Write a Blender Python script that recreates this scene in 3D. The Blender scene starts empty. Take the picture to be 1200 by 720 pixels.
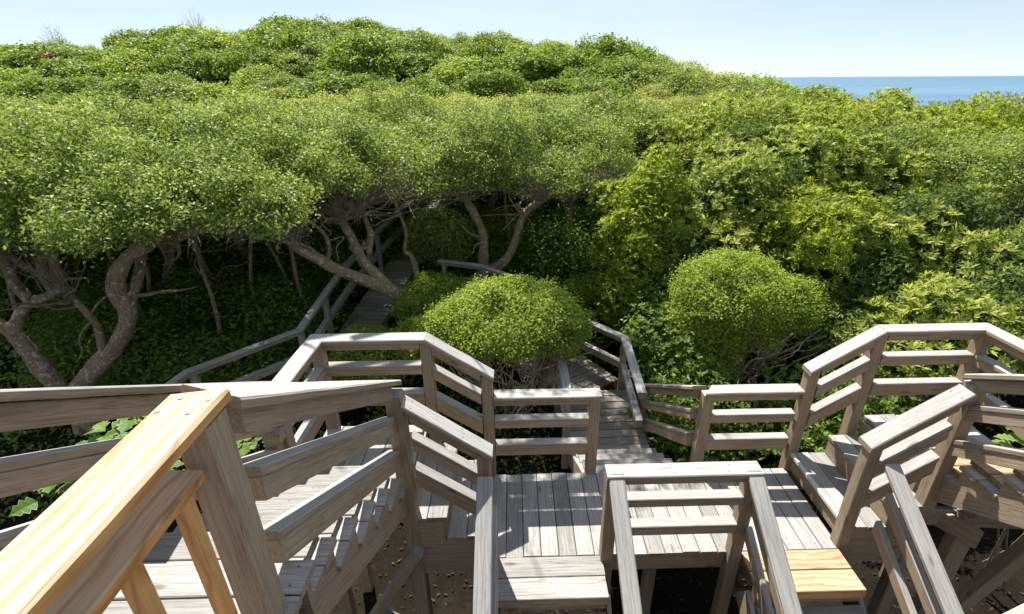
import bpy, math, random
import numpy as np
from mathutils import Vector
rng = np.random.default_rng(7)
random.seed(7)
S = bpy.context.scene
COL = S.collection

# ------------------------------------------------------------------ helpers
def norm(v):
    v = np.asarray(v, float)
    return v / (np.linalg.norm(v, axis=-1, keepdims=True) + 1e-9)

class MB:
    """collects polygons (verts, faces, grain coordinates) for one mesh"""
    def __init__(s):
        s.v = []; s.f = []; s.g = []; s.m = []; s.n = 0
    def add(s, V, F, G=None, mat=0):
        V = np.asarray(V, float); s.v.append(V)
        s.f += [[i + s.n for i in f] for f in F]; s.m += [mat] * len(F)
        s.g.append(np.asarray(G, float) if G is not None else V.copy()); s.n += len(V)

def mesh_obj(name, V, F, mats, parent=None, G=None, mi=None, smooth=False):
    me = bpy.data.meshes.new(name)
    off = np.array(parent.location) if parent is not None else np.zeros(3)
    if parent is not None and parent.parent is not None:
        off = off + np.array(parent.parent.location)
    me.from_pydata((np.asarray(V) - off).tolist(), [], F)
    if G is not None:
        a = me.attributes.new('grain', 'FLOAT_VECTOR', 'POINT')
        a.data.foreach_set('vector', np.asarray(G, np.float32).ravel())
    for m in (mats if isinstance(mats, (list, tuple)) else [mats]): me.materials.append(m)
    if mi is not None: me.polygons.foreach_set('material_index', np.asarray(mi, np.int32))
    if smooth: me.polygons.foreach_set('use_smooth', np.ones(len(F), bool))
    me.update()
    o = bpy.data.objects.new(name, me); COL.objects.link(o)
    if parent is not None: o.parent = parent
    return o

def build(name, mb, mats, parent=None, smooth=False):
    return mesh_obj(name, np.concatenate(mb.v), mb.f, mats, parent, np.concatenate(mb.g), mb.m, smooth)

def thing(name, label, cat, loc=(0, 0, 0), group=None):
    o = bpy.data.objects.new(name, None); COL.objects.link(o)
    o.location = loc; o.empty_display_size = .2
    return tag(o, label, cat, group)

def tag(o, label=None, cat=None, group=None, kind=None):
    for k, v in (('label', label), ('category', cat), ('group', group), ('kind', kind)):
        if v: o[k] = v
    return o

def copy_tree(o, parent=None):
    c = o.copy(); COL.objects.link(c)
    if parent is not None: c.parent = parent
    for ch in list(o.children): copy_tree(ch, c)
    return c

def beam(mb, p0, p1, w, h, up=(0, 0, 1), n0=None, n1=None, c=.005, mat=0, seg=1, wob=0.0, tw=0.):
    """chamfered timber from p0 to p1: w across, h along up; ends cut on planes n0 / n1"""
    p0 = np.array(p0, float); p1 = np.array(p1, float)
    d = norm(p1 - p0); up = np.array(up, float)
    s = norm(np.cross(d, up)); u = np.cross(s, d)
    a, b = w / 2, h / 2
    c = min(c, a * .4, b * .4)
    prof = [(-a + c, -b), (a - c, -b), (a, -b + c), (a, b - c), (a - c, b), (-a + c, b), (-a, b - c), (-a, -b + c)]
    V = []; G = []; L = np.linalg.norm(p1 - p0); ro = rng.uniform(0, 60, 3)
    n0 = d if n0 is None else norm(n0); n1 = d if n1 is None else norm(n1)
    for k in range(seg + 1):
        t = k / seg; q = p0 + (p1 - p0) * t; a_ = tw * (1 - t); S_ = s * math.cos(a_) - u * math.sin(a_); U_ = u * math.cos(a_) + s * math.sin(a_)
        if wob and 0 < k < seg: q = q + u * rng.normal(0, wob) + s * rng.normal(0, wob)
        for x, y in prof:
            o = S_ * x + U_ * y
            e = 0.
            if k == 0: e = -np.dot(o, n0) / np.dot(d, n0)
            elif k == seg: e = -np.dot(o, n1) / np.dot(d, n1)
            V.append(q + o + d * e); G.append((t * L + ro[0] + e, x + ro[1], y + ro[2]))
    F = []
    for k in range(seg):
        for i in range(8):
            j = (i + 1) % 8
            F.append([k * 8 + i, k * 8 + j, (k + 1) * 8 + j, (k + 1) * 8 + i])
    F.append(list(range(7, -1, -1))); F.append([seg * 8 + i for i in range(8)])
    mb.add(V, F, G, mat)

def one(name, parent, mat, *a, **k):
    mb = MB(); beam(mb, *a, **k); return build(name, mb, mat, parent)

def smooth_path(pts, rad, n=6):
    P = np.array(pts, float); R = np.array(rad, float); out = []; ro = []
    Q = np.vstack([2 * P[0] - P[1], P, 2 * P[-1] - P[-2]])
    for i in range(len(P) - 1):
        a, b, c, d = Q[i:i + 4]
        for k in range(n):
            t = k / n
            out.append(.5 * ((2 * b) + (-a + c) * t + (2 * a - 5 * b + 4 * c - d) * t * t + (-a + 3 * b - 3 * c + d) * t ** 3))
            ro.append(R[i] * (1 - t) + R[i + 1] * t)
    out.append(P[-1]); ro.append(R[-1])
    return np.array(out), np.array(ro)

def tube(mb, pts, rad, sides=8, bump=0., n=6, mat=0, cap=True):
    P, R = (smooth_path(pts, rad, n) if n > 1 else (np.array(pts, float), np.array(rad, float)))
    T = norm(np.gradient(P, axis=0)); ref = np.array((.31, .22, .93)) if abs(T[0][2]) < .9 else np.array((1., .1, 0))
    V = []; G = []; L = 0; u = norm(np.cross(T[0], ref)); ph = rng.uniform(0, 6, 4)
    for i in range(len(P)):
        u = norm(u - T[i] * np.dot(u, T[i])); w = np.cross(T[i], u)
        if i: L += np.linalg.norm(P[i] - P[i - 1])
        for k in range(sides):
            a = 2 * math.pi * k / sides
            r = R[i] * (1 + bump * (math.sin(2 * a + ph[0] + L * 4) + .7 * math.sin(3 * a + ph[1] - L * 7) + .6 * math.sin(L * 13 + ph[2]) + .5 * rng.normal()))
            V.append(P[i] + (u * math.cos(a) + w * math.sin(a)) * r); G.append((L + ph[3], math.cos(a) * .15, math.sin(a) * .15))
    F = [[i * sides + k, i * sides + (k + 1) % sides, (i + 1) * sides + (k + 1) % sides, (i + 1) * sides + k]
         for i in range(len(P) - 1) for k in range(sides)]
    if cap: F.append([(len(P) - 1) * sides + k for k in range(sides)])
    mb.add(V, F, G, mat)

# ------------------------------------------------------------------ materials
def new_mat(name):
    m = bpy.data.materials.new(name); m.use_nodes = True
    nt = m.node_tree; nt.nodes.clear()
    out = nt.nodes.new('ShaderNodeOutputMaterial')
    def N(t, ins=None, **kw):
        n = nt.nodes.new(t)
        for k, v in kw.items(): setattr(n, k, v)
        for k, v in (ins or {}).items():
            if isinstance(v, bpy.types.NodeSocket): nt.links.new(v, n.inputs[k])
            else: n.inputs[k].default_value = v
        return n
    return m, N, nt, out

def ramp(N, fac, stops, interp='LINEAR'):
    r = N('ShaderNodeValToRGB', {'Fac': fac}); e = r.color_ramp; e.interpolation = interp
    while len(e.elements) < len(stops): e.elements.new(.5)
    for el, (p, c) in zip(e.elements, stops):
        el.position = p; el.color = (*c, 1) if len(c) == 3 else c
    return r.outputs['Color']

def mixc(N, fac, a, b, mode='MIX'):
    n = N('ShaderNodeMix', data_type='RGBA', blend_type=mode)
    for i, v in ((0, fac), (6, a), (7, b)):
        if isinstance(v, bpy.types.NodeSocket): n.id_data.links.new(v, n.inputs[i])
        else: n.inputs[i].default_value = (*v, 1) if isinstance(v, tuple) and len(v) == 3 else v
    return n.outputs[2]

def wood(name, pale, mid, dark, side, fresh=False):
    m, N, nt, out = new_mat(name)
    at = N('ShaderNodeAttribute', attribute_name='grain')
    g = at.outputs['Vector']
    mp = N('ShaderNodeMapping', {'Vector': g, 'Scale': (1.5, 40, 40)}).outputs[0]
    n1 = N('ShaderNodeTexNoise', {'Vector': mp, 'Scale': 1.6, 'Detail': 7, 'Roughness': .62, 'Distortion': .35}).outputs['Fac']
    mp2 = N('ShaderNodeMapping', {'Vector': g, 'Scale': (5., 230, 230)}).outputs[0]
    n2 = N('ShaderNodeTexNoise', {'Vector': mp2, 'Scale': 1.3, 'Detail': 5, 'Roughness': .6}).outputs['Fac']
    mp3 = N('ShaderNodeMapping', {'Vector': g, 'Scale': (.9, 3., 3.)}).outputs[0]
    n3 = N('ShaderNodeTexNoise', {'Vector': mp3, 'Scale': 1.5, 'Detail': 4, 'Roughness': .6}).outputs['Fac']
    rnd = N('ShaderNodeNewGeometry').outputs['Random Per Island']
    # growth rings: distorted bands across the board
    dis = N('ShaderNodeMapping', {'Vector': g, 'Scale': (.35, 1, 1)}).outputs[0]
    wv = N('ShaderNodeTexWave', {'Vector': dis, 'Scale': 6.5 if fresh else 12., 'Distortion': 7.5 if fresh else 5.5, 'Detail': 2.5, 'Detail Scale': 1.4, 'Detail Roughness': .5},
           wave_type='BANDS', bands_direction='Y').outputs['Fac']
    col = ramp(N, n1, [(.2, dark), (.36, mid), (.55, pale), (.85, pale)])
    rings = ramp(N, wv, [(0, (.78, .72, .66)), (.35, (1, 1, 1)), (1, (1, 1, 1))]) if not fresh else ramp(N, wv, [(0, (.70, .54, .38)), (.10, (.86, .76, .63)), (.45, (1, 1, 1))])
    col = mixc(N, .8 if fresh else .5, col, rings, 'MULTIPLY')
    fine = ramp(N, n2, [(.32, (.42, .40, .38)), (.43, (.93, .93, .93)), (.7, (1.08, 1.08, 1.08))])
    col = mixc(N, .5 if fresh else .85, col, fine, 'MULTIPLY')
    tone = ramp(N, rnd, [(0, (.70, .68, .655)), (.3, (.92, .92, .92)), (.6, (1, .98, .95)), (1, (1.17, 1.15, 1.11))])
    col = mixc(N, 1, col, tone, 'MULTIPLY')
    blot = ramp(N, n3, [(.3, (.66, .65, .63)), (.55, (1, 1, 1))])
    col = mixc(N, .6, col, blot, 'MULTIPLY')
    mpc = N('ShaderNodeMapping', {'Vector': g, 'Scale': (1.3, 55, 55)}).outputs[0]
    nc = N('ShaderNodeTexNoise', {'Vector': mpc, 'Scale': 1., 'Detail': 2.5, 'Roughness': .5}).outputs['Fac']
    ck = ramp(N, nc, [(.480, (1, 1, 1)), (.494, (.38, .35, .32)), (.506, (.38, .35, .32)), (.520, (1, 1, 1))])
    mk = N('ShaderNodeMapRange', {'Value': n3, 'From Min': .45, 'From Max': .62, 'To Min': 0., 'To Max': .2 if fresh else .6}).outputs[0]
    col = mixc(N, mk, col, mixc(N, 1, col, ck, 'MULTIPLY'))
    # knots
    mpk = N('ShaderNodeMapping', {'Vector': g, 'Scale': (2.0, 6.5, 6.5)}).outputs[0]
    vor = N('ShaderNodeTexVoronoi', {'Vector': mpk, 'Scale': 1.}).outputs['Distance']
    kn = ramp(N, vor, [(.0, (.30, .22, .17)), (.075, (.5, .42, .35)), (.12, (1, 1, 1))])
    col = mixc(N, .75, col, kn, 'MULTIPLY')
    # weather bleaches what lies open to the sky; upright faces keep their brown, darkened further for shade
    nz = N('ShaderNodeSeparateXYZ', {0: N('ShaderNodeNewGeometry').outputs['True Normal']}).outputs['Z']
    w = ramp(N, nz, [(.25, (1, 1, 1)), (.6, (0, 0, 0))])
    col = mixc(N, w, col, mixc(N, 1, col, side, 'MULTIPLY'))
    bs = N('ShaderNodeMath', {0: n1, 1: n2}, operation='ADD').outputs[0]
    bp = N('ShaderNodeBump', {'Height': bs, 'Strength': .35 if fresh else .6, 'Distance': .004}).outputs[0]
    b = N('ShaderNodeBsdfPrincipled', {'Base Color': col, 'Roughness': .62 if fresh else .8, 'Normal': bp, 'Specular IOR Level': .3})
    nt.links.new(b.outputs[0], out.inputs[0])
    return m

W = wood('weathered_timber', (.395, .388, .373), (.31, .302, .288), (.145, .137, .127), (.86, .68, .50))
WN = wood('new_pine', (.54, .425, .28), (.475, .355, .215), (.35, .23, .12), (1.0, .69, .39), True)  # orange side tint also holds light bounced onto the upright faces
WG = wood('grey_timber', (.38, .378, .37), (.295, .292, .285), (.14, .138, .134), (.86, .76, .64))
WD = wood('shade_toned_boards', (.30, .275, .245), (.22, .20, .175), (.11, .10, .085), (.8, .66, .5))  # walkway boards, part of their shade put into this darker colour
WP = wood('worn_pale_edge', (.72, .70, .68), (.66, .64, .62), (.45, .43, .41), (.9, .85, .75))

def flat_mat(name, col, rough=.6, metal=0.):
    m, N, nt, out = new_mat(name)
    n = N('ShaderNodeTexNoise', {'Scale': 60., 'Detail': 3})
    c = mixc(N, n.outputs['Fac'], tuple(x * .7 for x in col), tuple(min(1, x * 1.25) for x in col))
    b = N('ShaderNodeBsdfPrincipled', {'Base Color': c, 'Roughness': rough, 'Metallic': metal})
    nt.links.new(b.outputs[0], out.inputs[0]); return m
STEEL = flat_mat('screw_steel', (.45, .44, .42), .4, .8)
RUST = flat_mat('rust', (.16, .07, .04), .8)
NAIL = flat_mat('nail_iron', (.06, .05, .045), .7)

def leaf_mat(name, stops, trans, tfac=.38, rough=.5, spec=.14, broad=.38):
    m, N, nt, out = new_mat(name)
    geo = N('ShaderNodeNewGeometry'); rnd = geo.outputs['Random Per Island']
    co = N('ShaderNodeTexCoord').outputs['Object']
    n = N('ShaderNodeTexNoise', {'Vector': co, 'Scale': 1.1, 'Detail': 4, 'Roughness': .65}).outputs['Fac']
    f = N('ShaderNodeMapRange', {'Value': n, 'From Min': .3, 'From Max': .7, 'To Min': 0., 'To Max': 1.}).outputs[0]
    f = N('ShaderNodeMix', {0: broad, 2: rnd, 3: f}, data_type='FLOAT').outputs[0]
    c = ramp(N, f, stops)
    c2 = mixc(N, 1, c, trans, 'MULTIPLY')
    b = N('ShaderNodeBsdfPrincipled', {'Base Color': c, 'Roughness': rough, 'Specular IOR Level': spec})
    t = N('ShaderNodeBsdfTranslucent', {'Color': c2})
    mx = N('ShaderNodeMixShader', {0: tfac, 1: b.outputs[0], 2: t.outputs[0]})
    nt.links.new(mx.outputs[0], out.inputs[0]); return m

OAK = leaf_mat('oak_leaf', [(0, (0.046, 0.063, 0.015)), (.35, (0.167, 0.214, 0.050)), (.7, (0.282, 0.329, 0.078)), (.93, (0.397, 0.412, 0.107)), (1, (0.397, 0.305, 0.139))], (1.5, 1.6, .9), .32)
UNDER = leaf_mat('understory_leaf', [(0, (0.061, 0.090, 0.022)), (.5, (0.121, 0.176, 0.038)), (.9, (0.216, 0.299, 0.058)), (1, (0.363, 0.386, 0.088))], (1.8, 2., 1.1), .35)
CLIP = leaf_mat('clipped_leaf', [(0, (0.071, 0.095, 0.015)), (.4, (0.224, 0.282, 0.046)), (.8, (0.336, 0.385, 0.075)), (1, (0.447, 0.427, 0.126))], (1.5, 1.6, .9), .45)
BRIGHT = leaf_mat('bright_leaf', [(0, (0.063, 0.087, 0.011)), (.45, (0.225, 0.272, 0.033)), (.85, (0.330, 0.366, 0.055)), (1, (0.464, 0.429, 0.088))], (1.5, 1.6, .8), .48)
ROSE = leaf_mat('rosette_leaf', [(0, (0.071, 0.096, 0.016)), (.35, (0.207, 0.257, 0.043)), (.7, (0.364, 0.376, 0.069)), (.94, (0.450, 0.470, 0.122)), (1, (0.414, 0.218, 0.076))], (1.3, 1.45, .85), .42, .6, .2)
INNER = leaf_mat('shade_leaf', [(0, (0.026, 0.043, 0.012)), (.5, (0.083, 0.122, 0.032)), (1, (0.148, 0.188, 0.050))], (1.5, 1.6, .9), .4)  # inner leaves coloured dark, painting shade into the gaps between clumps
DUNE = leaf_mat('dune_leaf', [(0, (0.037, 0.065, 0.013)), (.4, (0.144, 0.200, 0.033)), (.8, (0.237, 0.286, 0.055)), (1, (0.375, 0.356, 0.099))], (1.5, 1.6, .8), .42)
PALE = leaf_mat('pale_scrub_leaf', [(0, (0.088, 0.108, 0.028)), (.4, (0.254, 0.284, 0.069)), (.8, (0.366, 0.378, 0.104)), (1, (0.453, 0.446, 0.173))], (1.5, 1.55, .95), .45)
SILVER = leaf_mat('silver_leaf', [(0, (.12, .14, .09)), (.5, (.24, .26, .19)), (1, (.36, .37, .30))], (1.3, 1.35, 1.1), .25, .6)
VARI = leaf_mat('broad_leaf', [(0, (.07, .14, .03)), (.6, (.13, .22, .045)), (1, (.22, .30, .07))], (1.8, 2.0, 1.0), .4)
CREAM = leaf_mat('leaf_margin', [(0, (.30, .34, .12)), (1, (.42, .42, .2))], (1.3, 1.4, 1.0), .35)
MAROON = leaf_mat('maroon_leaf', [(0, (.05, .02, .02)), (1, (.12, .05, .045))], (1.6, 1.3, 1.2))
LITTER = leaf_mat('dead_leaf', [(0, (.014, .01, .007)), (.5, (.028, .02, .014)), (1, (.08, .062, .04))], (1, 1, 1), .08, .8, .1)  # litter brown lowered to carry the shade under the decks

def bark(name, a, b, lich):
    m, N, nt, out = new_mat(name)
    g = N('ShaderNodeAttribute', attribute_name='grain').outputs['Vector']
    co = N('ShaderNodeTexCoord').outputs['Object']
    mp = N('ShaderNodeMapping', {'Vector': g, 'Scale': (9, 60, 60)}).outputs[0]
    n1 = N('ShaderNodeTexNoise', {'Vector': mp, 'Scale': 1.2, 'Detail': 6, 'Roughness': .65}).outputs['Fac']
    c = ramp(N, n1, [(.3, a), (.5, b), (.75, tuple(min(1, x * 1.5) for x in b))])
    n2 = N('ShaderNodeTexNoise', {'Vector': co, 'Scale': 17., 'Detail': 5, 'Roughness': .65}).outputs['Fac']
    lf = ramp(N, n2, [(.56, (0, 0, 0)), (.60, (1, 1, 1))])
    c = mixc(N, lf, c, lich)
    bp = N('ShaderNodeBump', {'Height': n1, 'Strength': .9, 'Distance': .02}).outputs[0]
    p = N('ShaderNodeBsdfPrincipled', {'Base Color': c, 'Roughness': .9, 'Normal': bp, 'Specular IOR Level': .2})
    nt.links.new(p.outputs[0], out.inputs[0]); return m
BARK = bark('oak_bark', (.07, .052, .033), (.27, .205, .13), (.44, .42, .33))
TWIG = bark('twig_bark', (.14, .11, .085), (.27, .215, .165), (.34, .31, .26))
TWIGG = bark('dead_twig', (.27, .22, .165), (.46, .39, .30), (.54, .49, .41))

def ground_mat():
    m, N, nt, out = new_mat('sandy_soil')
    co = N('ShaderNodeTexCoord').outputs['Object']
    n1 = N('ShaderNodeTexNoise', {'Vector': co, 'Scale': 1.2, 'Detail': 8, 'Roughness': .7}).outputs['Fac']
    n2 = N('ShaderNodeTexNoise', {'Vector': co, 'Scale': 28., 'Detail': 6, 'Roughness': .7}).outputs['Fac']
    c = ramp(N, n1, [(.3, (.007, .0055, .004)), (.55, (.015, .0115, .008)), (.75, (.036, .028, .02))])  # soil colour kept very dark, standing in for deck shade
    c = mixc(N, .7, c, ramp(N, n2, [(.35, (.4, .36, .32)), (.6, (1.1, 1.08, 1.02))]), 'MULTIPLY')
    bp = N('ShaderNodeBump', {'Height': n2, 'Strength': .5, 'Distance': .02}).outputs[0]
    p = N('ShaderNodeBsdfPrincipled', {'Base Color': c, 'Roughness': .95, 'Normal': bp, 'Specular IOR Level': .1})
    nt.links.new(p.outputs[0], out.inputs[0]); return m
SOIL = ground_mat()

def sea_mat():
    m, N, nt, out = new_mat('sea_water')
    co = N('ShaderNodeTexCoord').outputs['Object']
    mp = N('ShaderNodeMapping', {'Vector': co, 'Scale': (.02, .11, 1)}).outputs[0]
    n1 = N('ShaderNodeTexNoise', {'Vector': mp, 'Scale': 1., 'Detail': 7, 'Roughness': .62}).outputs['Fac']
    mp2 = N('ShaderNodeMapping', {'Vector': co, 'Scale': (.0012, .006, 1)}).outputs[0]
    n2 = N('ShaderNodeTexNoise', {'Vector': mp2, 'Scale': 1., 'Detail': 3}).outputs['Fac']
    c = ramp(N, n2, [(.3, (.05, .118, .18)), (.7, (.085, .165, .23))])
    c = mixc(N, .6, c, ramp(N, n1, [(.35, (.62, .72, .8)), (.6, (1.2, 1.15, 1.1))]), 'MULTIPLY')
    bp = N('ShaderNodeBump', {'Height': n1, 'Strength': .5, 'Distance': .5}).outputs[0]
    p = N('ShaderNodeBsdfPrincipled', {'Base Color': c, 'Roughness': .55, 'Normal': bp, 'Specular IOR Level': .25})
    nt.links.new(p.outputs[0], out.inputs[0]); return m

# ------------------------------------------------------------------ terrain
RX = np.array([-400, -120, -60, -37, -34, -31, -27, -22, -14, -9, -3, 3, 8, 10, 13, 17, 21, 30, 45, 80, 400.])
RZ = np.array([2., 3.5, 4.6, 5.3, 5.8, 6.4, 7.0, 6.9, 7.35, 7.35, 6.8, 6.5, 5.8, 5.4, 4.8, 4.1, 3.4, 1.2, -1.5, -5, -7])
def sst(a, b, x):
    t = np.clip((x - a) / (b - a), 0, 1); return t * t * (3 - 2 * t)
def ground(x, y):
    x = np.asarray(x, float); y = np.asarray(y, float)
    L = -1.45 + .45 * sst(4.5, 9, y) + 2.1 * sst(9, 20, y) + .35 * sst(-3, -9, x) * sst(3, 8, y)
    Rr = -1.5 + 2.9 * np.clip((y - 4.2) / 9.5, 0, 1) ** .9 - .4 * sst(15, 20, y)
    k = sst(1.6, 5.0, x) * sst(3.6, 5.2, y)
    near = L * (1 - k) + Rr * k
    H = np.interp(x, RX, RZ) - 2.35 - .75 * sst(6, 14, x) - 1.75 * sst(-25, -38, x)
    far = H * (1 - sst(42, 85, y)) - 7.5 * sst(42, 85, y)
    t = sst(19, 39, y)
    z = near * (1 - t) + far * t
    z = z + .06 * np.sin(x * 1.7 + 1) * np.sin(y * 1.3) + .04 * np.sin(x * 3.1) * np.sin(y * 2.7 + 2)
    return np.where(y < 4, z * 1.0, z)

gx = np.unique(np.concatenate([np.linspace(-14, 16, 101), np.linspace(-60, 60, 81), np.linspace(-400, 400, 41)]))
gy = np.unique(np.concatenate([np.linspace(-8, 22, 101), np.linspace(-40, 100, 71), np.linspace(-300, 500, 30)]))
XX, YY = np.meshgrid(gx, gy); ZZ = ground(XX, YY)
V = np.stack([XX.ravel(), YY.ravel(), ZZ.ravel()], 1); nx = len(gx)
F = [[j * nx + i, j * nx + i + 1, (j + 1) * nx + i + 1, (j + 1) * nx + i] for j in range(len(gy) - 1) for i in range(nx - 1)]
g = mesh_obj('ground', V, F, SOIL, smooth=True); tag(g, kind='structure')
R = 30000.
seav = [(-R, 60, -6), (R, 60, -6), (R, R, -6), (-R, R, -6)]
sea = mesh_obj('sea', seav, [[0, 1, 2, 3]], sea_mat()); tag(sea, kind='structure')

# ------------------------------------------------------------------ timber works
Z1 = .62                       # side landings above the middle landing
SL = .70

def planks_y(mb, x0, x1, y0, y1, z, pitch=.1455, w=.139, t=.036, mat=0, nails=True):
    n = max(1, round((x1 - x0) / pitch)); pit = (x1 - x0) / n
    for i in range(n):
        xc = x0 + pit * (i + .5); dz = rng.normal(0, .0012)
        a = y0 + rng.normal(0, .004); b = y1 + rng.normal(0, .004)
        beam(mb, (xc, a, z - t / 2 + dz), (xc, b, z - t / 2 + dz), pit - .006, t, c=.004, mat=mat)
        if nails:
            for yy in (y0 + .05, (y0 + y1) / 2, y1 - .05):
                for s in (-.042, .042): nail(mb, xc + s + rng.normal(0, .004), yy + rng.normal(0, .006), z + dz + .0008)

def planks_x(mb, x0, x1, y0, y1, z, pitch=.1455, t=.036, mat=0, nails=True):
    n = max(1, round((y1 - y0) / pitch)); pit = (y1 - y0) / n
    for i in range(n):
        yc = y0 + pit * (i + .5); dz = rng.normal(0, .0012)
        beam(mb, (x0 + rng.normal(0, .003), yc, z - t / 2 + dz), (x1 + rng.normal(0, .003), yc, z - t / 2 + dz), pit - .006, t, c=.004, mat=mat)
        if nails:
            for xx in (x0 + .05, (x0 + x1) / 2, x1 - .05):
                for s in (-.04, .04): nail(mb, xx + rng.normal(0, .006), yc + s, z + dz + .0008)

def nail(mb, x, y, z, r=.0045, mat=1):
    V = [(x + r * math.cos(k * 1.0472), y + r * math.sin(k * 1.0472), z) for k in range(6)]
    mb.add(V, [[0, 1, 2, 3, 4, 5]], None, mat)

def nail3(mb, p, n, r=.0048):
    n = norm(n); a = norm(np.cross(n, (.3, .9, .1))); b = np.cross(n, a)
    mb.add([p + n * .0012 + (a * math.cos(k * 1.0472) + b * math.sin(k * 1.0472)) * r for k in range(6)], [[0, 1, 2, 3, 4, 5]], None, 1)

def gz(x, y): return float(ground(x, y))

# --- middle landing
d = thing('landing_deck', 'middle timber landing of grey planks between the two flights of side steps', 'deck', (1.18, 3.25, 0))
XL, XR, YN, YF = -.26, 2.62, 2.815, 3.74
mb = MB(); planks_y(mb, XL, XR, YN, YF, 0); build('decking', mb, [W, NAIL], d)
one('rim_joist', d, W, (XL + .01, YN + .035, -.125), (XR - .01, YN + .035, -.125), .038, .17)
one('rim_joist', d, W, (XL + .01, YF - .035, -.125), (XR - .01, YF - .035, -.125), .038, .17)
for x in (-.2, .45, 1.18, 1.9, 2.55): one('joist', d, W, (x, YN + .06, -.125), (x, YF - .06, -.125), .038, .165)
for x in (.05, 1.25, 2.4): one('support_post', d, W, (x, 3.3, gz(x, 3.3) - .2), (x, 3.3, -.21), .1, .1, up=(0, 1, 0))
mb = MB(); planks_x(mb, -.17, .655, 2.445, 2.812, 0, .18); build('front_boards', mb, [W, NAIL], d)
mb = MB(); planks_x(mb, 1.79, 2.60, 2.445, 2.812, 0, .18); o = build('front_boards', mb, [WN, NAIL], d); o['label'] = 'fresh tan front boards'

# --- side landings (left, right mirrored about x = 1.19)
def mir(x, s): return x if s < 0 else 2.38 - x
def side_landing(s, label):
    d = thing('landing_deck', label, 'deck', (mir(-1.3, s), 3.35, Z1))
    a, b = sorted((mir(-1.74, s), mir(-.86, s)))
    mb = MB(); planks_y(mb, a, b, 3.0 if s < 0 else 2.97, 3.74, Z1); build('decking', mb, [W, NAIL], d)
    one('rim_joist', d, W, (a + .01, 3.03, Z1 - .125), (b - .01, 3.03, Z1 - .125), .038, .17)
    one('rim_joist', d, W, (a + .01, 3.7, Z1 - .125), (b - .01, 3.7, Z1 - .125), .038, .17)
    xi = mir(-.885, s); one('rim_joist', d, W, (xi, 3.06, Z1 - .125), (xi, 3.67, Z1 - .125), .038, .168)
    xo = mir(-1.71, s); one('rim_joist', d, W, (xo, 3.06, Z1 - .125), (xo, 3.67, Z1 - .125), .038, .168)
    for x, y in ((mir(-1.62, s), 3.12), (mir(-1.62, s), 3.62)):
        one('support_post', d, W, (x, y, gz(x, y) - .2), (x, y, Z1 - .21), .1, .1, up=(0, 1, 0))
    return d
side_landing(-1, 'raised grey plank landing at the foot of the left staircase')
side_landing(1, 'raised plank landing at the right, at the foot of the right staircase')

# --- two steps from the middle landing up to each side landing
def side_steps(s, label):
    t = thing('steps', label, 'steps', (mir(-.56, s), 3.3, 0))
    y0, y1 = 2.84, 3.72
    for k, (xa, xb) in enumerate(((-.58, -.265), (-.875, -.56))):
        z = .207 * (k + 1); a, b = sorted((mir(xa, s), mir(xb, s)))
        mb = MB(); planks_y(mb, a, b, y0, y1, z, .157, nails=True); build('tread', mb, [W, NAIL], t)
        xr = mir(-.29 if k == 0 else -.585, s)
        if s > 0 and k == 0:
            o = one('nosing', t, WP, (mir(-.262, s), y0 + .0, z - .018), (mir(-.262, s), y1, z - .018), .03, .04); o['label'] = 'worn pale nosing'
        one('riser', t, W, (xr, y0 + .01, z - .122), (xr, y1 - .01, z - .122), .03, .166)
    xr = mir(-.852, s); one('riser', t, W, (xr, y0 + .16, Z1 - .125), (xr, y1 - .01, Z1 - .125), .03, .162)
    for y in (y0 + .02, y1 - .03):
        mb = MB()
        pr = [(-.88, -.2), (-.3, -.2), (-.3, .165), (-.59, .165), (-.59, .372), (-.88, .372)]
        V = [(mir(x, s), y + dy, z) for dy in (-.018, .018) for x, z in pr]; n = len(pr)
        Fc = [list(range(n)), list(range(2 * n - 1, n - 1, -1))] + [[i, (i + 1) % n, n + (i + 1) % n, n + i] for i in range(n)]
        mb.add(V, Fc, [(v[0] + 7 * y, v[2] * 1., v[1]) for v in V]); build('stringer', mb, W, t)
    return t
side_steps(-1, 'two grey plank steps rising left from the middle landing')
side_steps(1, 'two wide plank steps with a bright nosing rising right from the middle landing')

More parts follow.
